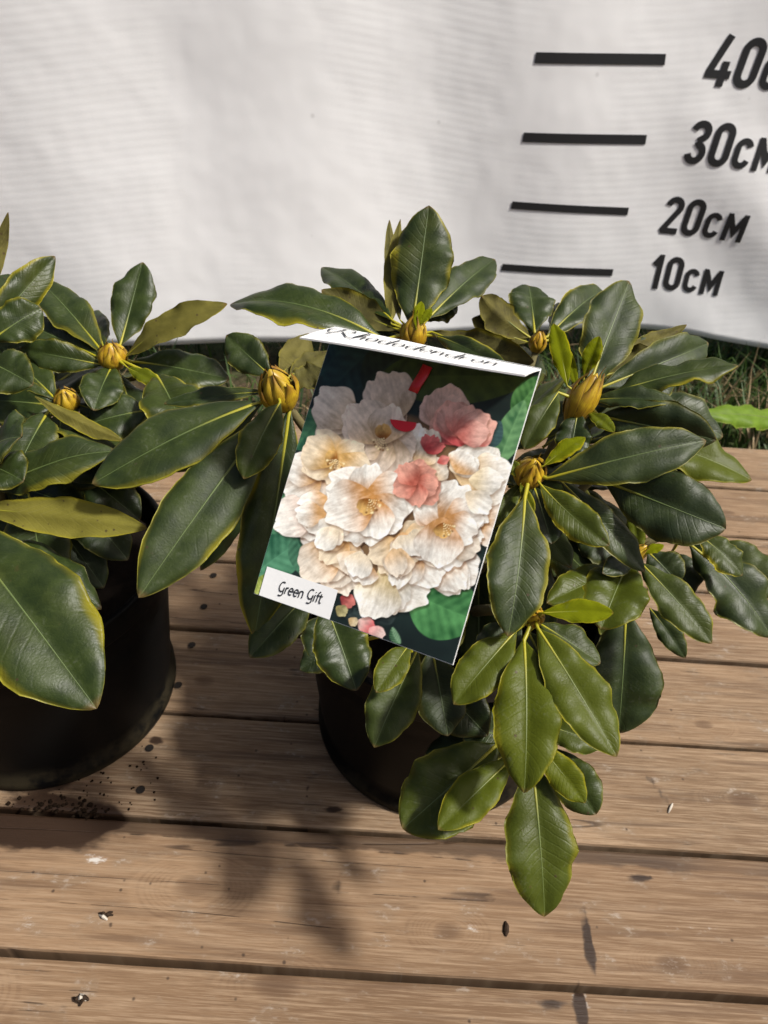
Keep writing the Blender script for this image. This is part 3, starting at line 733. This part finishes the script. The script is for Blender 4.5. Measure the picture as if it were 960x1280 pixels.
# ------------------------------------------------------------------ the picture tag
TL = np.array([-.0310, .3522, .3913]); TR = np.array([.0680, .3094, .3971]); BR = np.array([.0357, .2205, .2913]); BL = np.array([-.0632, .2633, .2855])
hd = unit(TR-TL); dn = unit(BL-TL); hd = unit(hd-(hd @ dn)*dn); cn = np.cross(dn, hd); WD, HT = .108, .1419
tago = empty('plant_tag', tuple((BL+BR)/2)); tag(tago, 'large printed picture tag of cream flowers with bent white top, strapped to the plant', 'plant tag')
def sheet(u, v):                  # u 0..1 across, v 0..1 down; the card bows a little
    u = np.asarray(u, float); v = np.asarray(v, float)
    bow = -.0022*np.sin(np.pi*u)*(.3+.7*v) + .0012*np.sin(np.pi*v)
    return TL+np.multiply.outer(u*WD, hd)+np.multiply.outer(v*HT, dn)+np.multiply.outer(bow, cn)
GW, GH = 300, 394
gu, gv = np.meshgrid(np.linspace(0, 1, GW), np.linspace(0, 1, GH))
G3 = sheet(gu.ravel(), gv.ravel()); PP = proj(G3); GX = PP[:, 0].reshape(GH, GW); GY = PP[:, 1].reshape(GH, GW)
def lin(c): c = np.array(c)/255.; return np.where(c < .04045, c/12.92, ((c+.055)/1.055)**2.4)
def vnoise(x, y, s, seed):
    r = np.random.default_rng(seed); g_ = r.random((64, 64)); x = x/s; y = y/s; xi = np.floor(x).astype(int); yi = np.floor(y).astype(int); fx = x-xi; fy = y-yi
    fx = fx*fx*(3-2*fx); fy = fy*fy*(3-2*fy); g2 = lambda a, b: g_[b % 64, a % 64]
    return (g2(xi, yi)*(1-fx)+g2(xi+1, yi)*fx)*(1-fy)+(g2(xi, yi+1)*(1-fx)+g2(xi+1, yi+1)*fx)*fy
def fbm(x, y, s, seed): return .5*vnoise(x, y, s, seed)+.3*vnoise(x, y, s/2.1, seed+1)+.2*vnoise(x, y, s/4.3, seed+2)
IMG = np.empty((GH, GW, 3))
nb = fbm(GX, GY, 50, 1)[..., None]
IMG[:] = lin((10, 16, 15))*(1-nb)+lin((34, 50, 46))*nb
def sm(a, lo, hi): q = np.clip((a-lo)/(hi-lo), 0, 1); return q*q*(3-2*q)
def comp(mask, colr): IMG[:] = IMG*(1-mask[..., None])+colr*mask[..., None]
def pleaf(b, tp, wpx, c0, c1, seed=0, blur=1.5):
    b = np.array(b, float); tp = np.array(tp, float); ax = tp-b; L_ = np.linalg.norm(ax); e = ax/L_; pe = np.array([-e[1], e[0]])
    a = ((GX-b[0])*e[0]+(GY-b[1])*e[1])/L_; q = (GX-b[0])*pe[0]+(GY-b[1])*pe[1]+4*(a-.5)**2*np.sin(seed)*3
    ww = wpx/2*np.sin(np.pi*np.clip(a, 0, 1)**.9)**.7; mk = sm(ww-np.abs(q), -blur, blur)*((a > 0) & (a < 1))
    vein = np.abs(((a-np.abs(q)/L_*.7)*7+.2*seed) % 1-.5)*2; rib = np.exp(-(q/1.2)**2)*.5
    tx = fbm(GX, GY, 18, 40+seed)
    k = np.clip(.12+1.1*(tx-.5)+.30*vein+.30*(q > 0), 0, 1)[..., None]
    colr = lin(c0)*(1-k)+lin(c1)*k; colr = colr*(1-rib[..., None]*.6)+lin(c1)*rib[..., None]*.6
    comp(mk, colr)
for a in [((400, 470), (440, 420), 40, (16, 40, 38), (40, 74, 66), 1, 4), ((470, 430), (400, 500), 50, (14, 30, 30), (38, 66, 62), 2, 3),
          ((455, 485), (520, 425), 60, (18, 30, 22), (44, 62, 44), 3, 2), ((475, 470), (668, 470), 72, (26, 42, 14), (70, 88, 34), 4, 1),
          ((640, 520), (680, 468), 34, (40, 84, 40), (106, 160, 90), 5, 1), ((622, 580), (655, 500), 34, (54, 100, 62), (128, 176, 118), 6, 1),
          ((600, 560), (628, 528), 30, (30, 52, 54), (66, 96, 96), 7, 1), ((410, 512), (368, 560), 46, (30, 74, 54), (78, 130, 92), 8, 1),
          ((330, 690), (378, 640), 46, (30, 76, 52), (88, 146, 108), 9, 1), ((318, 716), (380, 672), 56, (34, 84, 60), (96, 156, 120), 10, 1),
          ((372, 668), (384, 720), 34, (24, 62, 44), (86, 140, 108), 11, 1), ((350, 612), (376, 632), 26, (40, 90, 60), (100, 150, 110), 12, 1),
          ((600, 680), (640, 600), 40, (20, 40, 40), (44, 72, 70), 13, 2), ((510, 740), (602, 780), 84, (32, 84, 42), (96, 162, 96), 14, 1),
          ((490, 780), (470, 742), 34, (18, 28, 28), (50, 62, 60), 15, 3), ((430, 770), (480, 752), 30, (20, 30, 30), (60, 74, 72), 16, 3),
          ((498, 806), (488, 785), 12, (40, 80, 50), (150, 190, 150), 17, 1), ((318, 742), (336, 716), 16, (110, 130, 40), (190, 200, 110), 18, 1)]: pleaf(*a)
def petal(cx, cy, ang, ln, wd, cin, cout, seed, shadow=.55, back=.1):
    ca, sa = math.cos(ang), math.sin(ang); bx_, by2 = cx-ca*ln*back, cy-sa*ln*back; L_ = ln*(1+back)
    x0, x1 = cx-ln*1.5, cx+ln*1.5; sel = (GX > x0) & (GX < x1) & (GY > cy-ln*1.5) & (GY < cy+ln*1.5)
    iy, ix = np.where(sel)
    if len(iy) == 0: return
    r0, r1, c0, c1 = iy.min(), iy.max()+1, ix.min(), ix.max()+1; gx, gy = GX[r0:r1, c0:c1], GY[r0:r1, c0:c1]
    r = np.random.default_rng(seed); p1, p2 = r.uniform(0, 6.28, 2)
    def shape(ox, oy, soft):
        a = ((gx-bx_-ox)*ca+(gy-by2-oy)*sa)/L_; q = (-(gx-bx_-ox)*sa+(gy-by2-oy)*ca)
        th = q/(wd/2); lim = 1-.10*th*th+.035*np.sin(th*5+p1)+.025*np.sin(th*11+p2)-.05*np.exp(-(th/.16)**2)
        ww = wd/2*np.clip(np.sin(np.pi*np.clip(a/lim, 0, 1)**1.25), 0, 1)**.55*(1+.05*np.sin(a*9+p2))
        return sm(ww-np.abs(q), -soft, soft)*((a > 0) & (a < lim)), a, q
    s_, _, _ = shape(1.5, 3.5, 4.5); sub = IMG[r0:r1, c0:c1]
    sub *= (1-shadow*s_*np.array([.85, .95, 1.0])[:, None, None].T if False else 1-(shadow*s_)[..., None]*np.array([.8, .92, 1.0]))
    mk, a, q = shape(0, 0, .8)
    st = fbm(q*1.0+50, a*14, 3.2, seed % 90+3); tx = fbm(gx, gy, 9, seed % 70+9)
    k = np.clip(sm(a, .12, .80)+.30*(st-.5)+.35*(tx-.5), 0, 1)[..., None]
    colr = lin(cin)*(1-k)+lin(cout)*k
    side = (q/(wd/2))*math.cos(p1)*.20; colr = colr*np.clip(.90+side+.45*(tx-.5)+.45*(st-.5)+.16*sm(a, .75, 1), 0, 1.15)[..., None]
    fold_ = np.exp(-((q-wd*.18*math.sin(p2))/2.0)**2)*.16*sm(a, .1, .5); colr = colr*(1-fold_)[..., None]
    sub[:] = sub*(1-mk[..., None])+np.clip(colr, 0, 1)*mk[..., None]
WH = (250, 246, 236); CRM = (244, 226, 196); PEA = (222, 172, 112); PNK = (226, 172, 156); DPK = (196, 84, 84); IV = (240, 228, 210)
def dot(x, y, r_, colr, soft=1.0):
    d = np.hypot(GX-x, GY-y); comp(sm(r_-d, -soft, soft), lin(colr))
for (x, y, r_, c0, c1) in [(432, 750, 11, (150, 60, 60), (206, 120, 110)), (425, 762, 9, (150, 140, 90), (190, 180, 130)), (455, 780, 13, (240, 200, 190), (226, 120, 120)), (468, 790, 12, (236, 170, 165), (240, 210, 200)), (440, 776, 7, (200, 170, 120), (230, 210, 170))]:
    petal(x-r_*.4, y-r_*.3, .6, r_*1.7, r_*1.7, c0, c1, int(x*7+y))
fl = [  # centre x, y, petal length, inner, outer, start angle, petals
 (500, 520, 46, (206, 180, 150), (232, 214, 198), 3.4, 5, 140), (440, 530, 42, (214, 190, 160), (240, 226, 210), 3.0, 5, 150), (560, 530, 40, (206, 160, 140), (230, 196, 182), 4.6, 4, 100),
 (400, 590, 40, PEA, WH, 2.2, 5, 150), (392, 640, 40, (232, 206, 188), WH, 2.0, 5, 140), (420, 690, 40, PEA, IV, 1.6, 5, 150), (478, 722, 46, (222, 200, 150), WH, .6, 5, 150),
 (550, 700, 42, PEA, WH, .2, 5, 130), (600, 655, 36, PEA, WH, -.3, 5, 130), (585, 605, 46, (232, 200, 150), WH, -.9, 4, 110), (575, 550, 40, DPK, PNK, -1.6, 5, 120),
 (430, 668, 34, PEA, CRM, 1.2, 5, 300), (520, 690, 38, PEA, WH, .4, 5, 200), (500, 680, 34, (226, 186, 130), CRM, .9, 5, 240),
 (480, 548, 44, (214, 182, 140), (240, 222, 204), 2.6, 6, 300), (420, 575, 36, (222, 176, 104), CRM, 1.8, 5, 300), (555, 655, 44, (206, 150, 90), WH, -.2, 5, 260),
 (520, 600, 28, (190, 100, 80), (222, 160, 140), .9, 5, 300), (462, 625, 48, (210, 150, 82), WH, .1, 6, 360)]
sd = 100
comp(sm(1-np.hypot((GX-492)/104, (GY-622)/106), -.03, .08), (lin((120, 92, 62))*(.5+nb)))
for (x, y, ln, c0, c1, a0, n, spread) in fl:
    for i in range(n):
        sd += 1; a = a0+R_(spread)*((i+.5)/n-.5)+.25*math.sin(sd*1.7); k = 1+.16*math.sin(sd*2.3)
        petal(x+3*math.sin(sd), y+3*math.cos(sd), a, ln*k*1.18, ln*1.22*k, c0, c1, sd)
    if spread >= 240:
        petal(x, y, a0+2, ln*.34, ln*.4, (170, 110, 40), (226, 186, 120), sd+500, .2)
        for i in range(7):
            a = a0+i*.5-1.2; X_, Y_ = x+math.cos(a)*ln*.28, y+abs(math.sin(a))*ln*.30
            for q in np.linspace(0, 1, 5): dot(x+(X_-x)*q, y+(Y_-y)*q, .55, (238, 214, 160), .6)
            dot(X_, Y_, 1.2, (140, 96, 40) if i % 2 else (246, 226, 170))
for i in range(46):
    r_ = np.random.default_rng(3000+i); th = r_.uniform(0, 6.28); q_ = r_.uniform(.45, .95)
    x_, y_ = 493+math.cos(th)*96*q_, 625+math.sin(th)*94*q_
    if y_ < 560 and x_ > 500: continue
    top_ = y_ < 560
    ci, co = ((206, 176, 146), (236, 220, 204)) if top_ else ((PEA, WH), (CRM, WH), ((232, 196, 150), IV))[i % 3]
    petal(x_, y_, th+r_.uniform(-.7, .7), r_.uniform(26, 40), r_.uniform(28, 42), ci, co, 3100+i, .6)
for (x, y, ln, c0, c1, a0, n, spread) in fl[14:]:
    for i in range(n):
        sd += 1; a = a0+R_(spread)*((i+.5)/n-.5)+.25*math.sin(sd*1.7); k = 1+.16*math.sin(sd*2.3)
        petal(x+3*math.sin(sd), y+3*math.cos(sd), a, ln*k*1.12, ln*1.2*k, c0, c1, sd)
    petal(x, y, a0+2, ln*.42, ln*.5, (150, 92, 30), (220, 176, 104), sd+500, .2)
    for i in range(8):
        a = a0+i*.45-1.4; X_, Y_ = x+math.cos(a)*ln*.30, y+abs(math.sin(a))*ln*.34
        for q in np.linspace(0, 1, 6): dot(x+(X_-x)*q, y+(Y_-y)*q, .6, (240, 220, 170), .6)
        dot(X_, Y_, 1.3, (120, 78, 30) if i % 2 else (250, 232, 180))
for i in range(5): petal(574, 542, -2.2+i*.55, 40+4*math.sin(i*3), 34, (206, 116, 104), (230, 178, 164), 960+i, .5)
for i in range(4): petal(519, 604, .2+i*1.3, 30, 30, (186, 96, 78), (228, 164, 144), 980+i, .5)
for i in range(3): petal(537, 562, -1.9+i*.8, 20, 17, (186, 64, 66), (214, 110, 106), 900+i, .5, .3)
petal(548, 578, -.4, 15, 12, (200, 90, 84), (226, 140, 130), 921); petal(590, 600, .05, 40, 34, (240, 220, 180), WH, 931); petal(585, 618, .6, 36, 30, CRM, WH, 932)
grain = rng.normal(0, .025, (GH, GW, 1)); IMG = np.clip(IMG*(1+grain), .002, .95)*.92
CARD = plain('white_card_stock', (.74, .74, .73), .55, .3, .05, 120, .1)
t = NT('printed_flower_picture'); a_ = t.n('ShaderNodeAttribute', None, attribute_name='print')
n_ = t.noise(t.obj(), 900.0, 2)
PRINT = t.out(t.principled(a_.outputs['Color'], .42, .35, t.bump(n_, .06, .0003)))
ids = np.arange(GW*GH).reshape(GH, GW); q = np.stack([ids[1:, :-1], ids[1:, 1:], ids[:-1, 1:], ids[:-1, :-1]], -1).reshape(-1, 4)
pic = mesh_obj('printed_picture', G3+cn*.0002, q, PRINT, tago, tago.location)
at_ = pic.data.color_attributes.new('print', 'FLOAT_COLOR', 'POINT')
at_.data.foreach_set('color', np.concatenate([IMG.reshape(-1, 3), np.ones((GW*GH, 1))], 1).ravel())
# card body with its cut edges
nu_, nv_ = 13, 15; V = []; uu = np.linspace(0, 1, nu_); vv = np.linspace(0, 1, nv_)
for off in (0, -.0009):
    for v in vv:
        for u in uu:
            e = .0002/WD; V.append(sheet(u*(1+2*e)-e, v*(1+2*e)-e)+cn*off)
N = nu_*nv_; Fc = []
for j in range(nv_-1):
    for i in range(nu_-1):
        f = (j*nu_+i, (j+1)*nu_+i, (j+1)*nu_+i+1, j*nu_+i+1); Fc += [f, tuple(N+x for x in f[::-1])]
per = [i for i in range(nu_)]+[j*nu_+nu_-1 for j in range(1, nv_)]+[(nv_-1)*nu_+i for i in range(nu_-2, -1, -1)]+[j*nu_ for j in range(nv_-2, 0, -1)]
Fc += [(per[i], per[(i+1) % len(per)], N+per[(i+1) % len(per)], N+per[i]) for i in range(len(per))]
mesh_obj('card', V, Fc, CARD, tago, tago.location, smooth=False)
# bent header
def ang(a, l): return l*(math.cos(R_(a))*dn+math.sin(R_(a))*cn)
mL, mR = ang(62, .035), ang(68, .030)
def flap(u, v, off=0.):
    p0 = TL+hd*WD*u; m_ = mL*(1-u)+mR*u; nn = unit(np.cross(hd, m_)); nn = nn if nn[2] > 0 else -nn
    sag = .0004*math.sin(v*3.1)+.0003*math.sin(u*6)
    return p0+m_*v+nn*(sag+off)
V = []; nu_, nv_ = 25, 9
for off in (.0, -.0008):
    for v in np.linspace(-.01, 1, nv_):
        for u in np.linspace(0, 1, nu_): V.append(flap(u, v, off))
N = nu_*nv_; Fc = []
for j in range(nv_-1):
    for i in range(nu_-1):
        f = (j*nu_+i, (j+1)*nu_+i, (j+1)*nu_+i+1, j*nu_+i+1); Fc += [f, tuple(N+x for x in f[::-1])]
per = [i for i in range(nu_)]+[j*nu_+nu_-1 for j in range(1, nv_)]+[(nv_-1)*nu_+i for i in range(nu_-2, -1, -1)]+[j*nu_ for j in range(nv_-2, 0, -1)]
Fc += [(per[i], per[(i+1) % len(per)], N+per[(i+1) % len(per)], N+per[i]) for i in range(len(per))]
fo = mesh_obj('bent_header', V, Fc, CARD, tago, tago.location, smooth=False); fo['label'] = 'white bent top strip with black script lettering'
PINK = plain('printed_black_ink', (.02, .022, .025), .6, .3, .1, 100, .0)
# script on the header: u along, v across (0 hinge .. 1 near edge)
def script(word_strokes, wd, mapf, name, mat, parent):
    v, f = ribbon([(s_, False) for s_ in word_strokes], wd, .05)
    return mesh_obj(name, [mapf(*q) for q in v], f, mat, parent, tago.location, smooth=False)
def curs(x, kind):
    if kind == 'h': return [(x, 0), (x+.10, .95), (x+.02, 1.0), (x, 0)], [(x, .1), (x+.10, .48), (x+.2, .40), (x+.2, 0)]
    if kind == 'o': return arc(x+.13, .24, .12, .24, 70, 430, 14),
    if kind == 'd': return arc(x+.13, .24, .13, .24, 40, 360, 12), [(x+.26, 1.0), (x+.26, 0)]
    if kind == 'e': return [(x, .25), (x+.22, .30)]+arc(x+.12, .26, .12, .24, 10, 320, 12),
    if kind == 'n': return [(x, .48), (x, 0)], [(x, .2), (x+.10, .48), (x+.2, .42), (x+.22, 0)]
    if kind == 'r': return [(x, .48), (x, 0)], [(x, .25), (x+.08, .45), (x+.18, .46)]
strokes = [[(.14, 1.0), (.10, .5), (0, 0)], arc(.22, .78, .24, .24, 150, -80, 14)+[(.22, .52), (.55, 0), (.75, -.1)], arc(.02, .62, .20, .30, 60, 260, 10)]
x = .72
for ch, ad in zip('hododendron', [.30, .34, .36, .34, .36, .32, .32, .36, .26, .34, .3]):
    strokes += [list(s_) for s_ in curs(x, ch)]; x += ad
sw = x
ink = script(strokes, .050, lambda a, b: flap(.06+.80*a/sw, .62-.50*b+.05*(a/sw), .0006), 'script_lettering', PINK, fo)
dots = [[(.05+i*.0155, 0), (.058+i*.0155, 0)] for i in range(52)]
script(dots, .018, lambda a, b: flap(a, .80+b, .0006), 'small_print', PINK, fo)
# name label with its lettering, flush with the foot of the card
def card_uv(px, py):
    d = ray(px, py); tt = ((TL-EYE) @ cn)/(d @ cn); q = EYE+d*tt-TL; return (q @ hd)/WD, (q @ dn)/HT
cr = [card_uv(*q) for q in ((329.5, 716), (420, 727), (415.5, 775), (327, 745))]
u0 = (cr[0][0]+cr[3][0])/2; u1 = (cr[1][0]+cr[2][0])/2; v0 = (cr[0][1]+cr[1][1])/2; u0 = max(u0, .012); v1 = 1.0
V = []; n = 9
for j in range(n):
    for i in range(n): V.append(sheet(u0+(u1-u0)*i/(n-1), v0+(v1-v0)*j/(n-1))+cn*.0007)
nl = mesh_obj('name_label', V, [(j*n+i, (j+1)*n+i, (j+1)*n+i+1, j*n+i+1) for j in range(n-1) for i in range(n-1)], CARD, tago, tago.location)
nl['label'] = 'white name label printed on the card'
def glG(x): return [arc(x+.36, .52, .32, .40, 55, 345, 18), [(x+.62, .50), (x+.64, .0)]+arc(x+.36, -.04, .28, .20, 0, -130, 10)], .80
def gle(x): return [[(x+.04, .32), (x+.50, .32)]+arc(x+.28, .30, .24, .28, 5, 310, 14)], .62
def glr(x): return [[(x+.06, .56), (x+.06, 0)], [(x+.06, .32), (x+.16, .52), (x+.32, .55)]], .40
def gln(x): return [[(x+.06, .56), (x+.06, 0)], [(x+.06, .34)]+arc(x+.26, .34, .2, .22, 150, 10, 8)+[(x+.46, 0)]], .64
def gli(x): return [[(x+.06, .56), (x+.06, 0)], [(x+.06, .72), (x+.06, .80)]], .22
def glf(x): return [[(x+.36, .86), (x+.24, .84), (x+.17, .72), (x+.17, 0)], [(x, .54), (x+.34, .54)]], .36
def glt(x): return [[(x+.14, .74), (x+.14, .12), (x+.22, .0), (x+.36, .02)], [(x, .54), (x+.36, .54)]], .42
S = []; x = 0
for g_ in (glG, glr, gle, gle, gln, None, glG, gli, glf, glt):
    if g_ is None: x += .34; continue
    s_, ad = g_(x); S += s_; x += ad
tw = x; b0 = np.array(card_uv(347, 740)); b1 = np.array(card_uv(400.5, 754.5)); b0[1] += 0.
hx = np.linalg.norm((b1-b0)*np.array([WD, HT]))/tw
def lmap(a, b):
    q = b0+(b1-b0)*a/tw+np.array([.10*b*hx*1.3/WD, -b*hx*1.35/HT]); return sheet(q[0], q[1])+cn*.0010
o = script(S, .115, lmap, 'lettering', PINK, nl); o['label'] = 'black lettering reading Green Gift'
# red strap through the slots
RED = plain('red_plastic_strap', (.55, .012, .02), .35, .5, .1, 80, .05)
def cp(px, py, off): u, v = card_uv(px, py); return sheet(u, v)+cn*off
V = []; pa = [(535, 458), (529, 470), (521, 482), (516, 490)]
for i, (x_, y_) in enumerate(pa):
    for s_ in (-1, 1): V.append(cp(x_+s_*5.6, y_+s_*2.2, .0016 if i < 3 else .0006))
st = mesh_obj('strap', V, [(2*i, 2*i+1, 2*i+3, 2*i+2) for i in range(3)], RED, tago, tago.location)
sm_ = st.modifiers.new('thickness', 'SOLIDIFY'); sm_.thickness = .0009; sm_.offset = 1
th0 = .06
V = [cp(505, 527, .0012)]+[cp(505+16*math.cos(a)+3*math.sin(a)*0, 527+2.2*math.cos(a)+13*math.sin(a), .0012) for a in np.linspace(0, math.pi, 16)]
st2 = mesh_obj('strap_tab', V, [(0, i, i+1) for i in range(1, 16)], RED, tago, tago.location, smooth=False)
sm_ = st2.modifiers.new('thickness', 'SOLIDIFY'); sm_.thickness = .0011; sm_.offset = 0
# the strap runs behind the card to the branch that carries it
e0 = cp(516, 490, -.002); e1 = cp(505, 525, -.002); br = pr.ros['B'][0]-np.array([0, .01, .03])
pth = list(bez([e0, (e0+br)/2+VUP*.02, br], 9))+list(bez([br, (e1+br)/2-VUP*.02, e1], 9))[1:]
v_, f_ = tube(pth, [.0017]*len(pth), 8); mesh_obj('strap_loop', v_, f_, RED, tago, tago.location)

# ------------------------------------------------------------------ grass and weeds beyond the deck
def grass():
    V = []; Fc = []; mi = []; col = []
    for i in range(5200):
        x = rng.uniform(-1.1, 1.4) if rng.random() < .35 else rng.uniform(.2, 1.2); y = rng.uniform(.90, by(x)+.12 if rng.random() < .92 else 1.7); h = rng.uniform(.03, .13)*(1 if rng.random() > .2 else .5)
        a = rng.uniform(0, 6.28); ln = rng.uniform(.2, 1.1)*h; wd = rng.uniform(.0012, .0034); d = np.array([math.cos(a), math.sin(a), 0])
        if y+d[1]*ln > by(x)-.03 and y < by(x): d[1] = -abs(d[1])
        if y+d[1]*ln < .9: d[1] = abs(d[1])
        s_ = np.array([-d[1], d[0], 0])*wd; p0 = np.array([x, y, gz]); o = len(V)
        for k in range(4):
            q = k/3; c_ = p0+VUP*h*(q-.35*q*q*(ln/h))+d*ln*q*q; w_ = (1-q)**.7
            V += [c_-s_*w_, c_+s_*w_]
        Fc += [(o+2*k, o+2*k+1, o+2*k+3, o+2*k+2) for k in range(3)]; c_ = rng.choice(3, p=[.6, .22, .18]); mi += [c_]*3
    ms = []
    for nme, cc in (('grass_green', (.05, .095, .018)), ('grass_dark', (.022, .045, .014)), ('dry_straw', (.26, .19, .10))):
        t = NT(nme); n1 = t.noise(t.pos(), 40.0, 2); c_ = t.mix(n1, tuple(v*.6 for v in cc), tuple(v*1.4 for v in cc)); p_ = t.principled(c_, .5, .3)
        tr = t.n('ShaderNodeBsdfTranslucent', {0: c_}).outputs[0]; ms.append(t.out(t.n('ShaderNodeMixShader', {0: .3, 1: p_, 2: tr}).outputs[0]))
    o = mesh_obj('grass', V, Fc, ms, midx=mi); tag(o, 'rough green grass and dry stalks between the deck edge and the banner', 'grass', kind='stuff')
grass()
wb = on_z(1010, 545, -.02); wd_ = empty('broadleaf_weed', (wb[0], wb[1]+.02, gz)); tag(wd_, 'bright green broad-leaved weed growing at the far edge of the deck', 'weed')
base = np.array([wb[0], wb[1]+.02, gz+.01]); base[1] = max(base[1], .915)
tip = at(878, 517, 1.035)
leaf(wd_, base+np.array([-.005, 0, .05]), tip, .040, unit(np.array([0, -.5, 1])), base, arch=.05, fold=.1, wave=.10, freq=5, col=(.35, .2, 0), mats=[WEED, WEED], kind='blunt')
for dx, dy, dz in ((.08, .06, .06), (.02, .09, .07), (.10, -.02, .05), (-.03, .07, .08)):
    leaf(wd_, base+np.array([dx*.1, dy*.1, .015]), base+np.array([dx, dy, dz]), .035, unit(np.array([-dx, -dy, .12])), base, arch=.08, wave=.08, freq=4, col=(.2, .2, 0), mats=[WEED, WEED], kind='blunt')

# ------------------------------------------------------------------ crumbs and litter on the deck
def crumb(c, r, sq=.7):
    bm = bmesh.new(); bmesh.ops.create_icosphere(bm, subdivisions=2, radius=r)
    for v in bm.verts: v.co *= random.uniform(.7, 1.25); v.co.z *= sq
    V = [np.array(v.co)+np.array(c) for v in bm.verts]; Fc = [[v.index for v in f.verts] for f in bm.faces]; bm.free(); return V, Fc
V = []; Fc = []
for i in range(150):
    if i < 90: px, py = (random.gauss(58, 22), random.gauss(1008, 6)) if i % 2 else (random.gauss(110, 12), random.gauss(1014, 6))
    else: px, py = random.uniform(60, 200), random.uniform(930, 1012)
    c = on_z(px, py); r = random.uniform(.0005, .0018) if i < 90 else random.uniform(.0004, .0012); v, f = crumb((c[0], c[1], r*.45), r); o = len(V); V += v; Fc += [[x+o for x in ff] for ff in f]
sp_ = mesh_obj('spilled_soil', V, Fc, SOILRED); tag(sp_, 'dark spilled soil crumbs on the planks in front of the left pot', 'soil', kind='stuff')
LIT = plain('dark_bark_litter', (.03, .019, .012), .8, .1, .7, 300, .8); PALE = plain('pale_wood_shaving', (.42, .38, .32), .7, .2, .1, 200)
def litter(name, px, py, label, cat, pieces, mats):
    c = on_z(px, py); e = empty(name, (c[0], c[1], 0)); tag(e, label, cat)
    for i in range(pieces):
        dx, dy = random.uniform(-.0022, .0022), random.uniform(-.0018, .0018); a = random.uniform(0, 3.1); l = random.uniform(.0018, .0038)
        p_ = [(dx-l*math.cos(a), dy-l*math.sin(a), .0010), (dx, dy, .0022+.0005*i), (dx+l*math.cos(a), dy+l*math.sin(a), .0012)]
        v, f = tube(p_, [.0007, .0013, .0006], 6); mesh_obj('fragment', v, f, mats[i % len(mats)], e, smooth=False)
litter('bark_fragment', 133, 1145, 'curled dark bark fragment with pale chip on the plank before the left pot', 'debris', 4, [LIT, LIT, PALE])
litter('bark_fragment', 102, 1250, 'splintered brown bark tuft on the front plank', 'debris', 6, [LIT, PALE, LIT, LIT])
c = on_z(632, 1162); e = empty('seed_husk', (c[0], c[1], 0)); tag(e, 'small black husk lying on a pale scuff below the hanging leaf', 'debris')
v, f = tube([(-.0006, -.005, .0012), (0, -.002, .0018), (.0006, .002, .0018), (.0002, .005, .0012)], [.0008, .002, .0018, .0007], 8); mesh_obj('husk', v, f, LIT, e, smooth=False)
c = on_z(838, 1011); e = empty('wood_shaving', (c[0], c[1], 0)); tag(e, 'tiny white curled shaving on the sunlit plank', 'debris')
v, f = tube([(-.003, -.004, .0006), (-.001, -.001, .0016), (.001, .002, .0016), (.0028, .0045, .0007)], [.0006, .0010, .0010, .0005], 6); mesh_obj('curl', v, f, PALE, e)
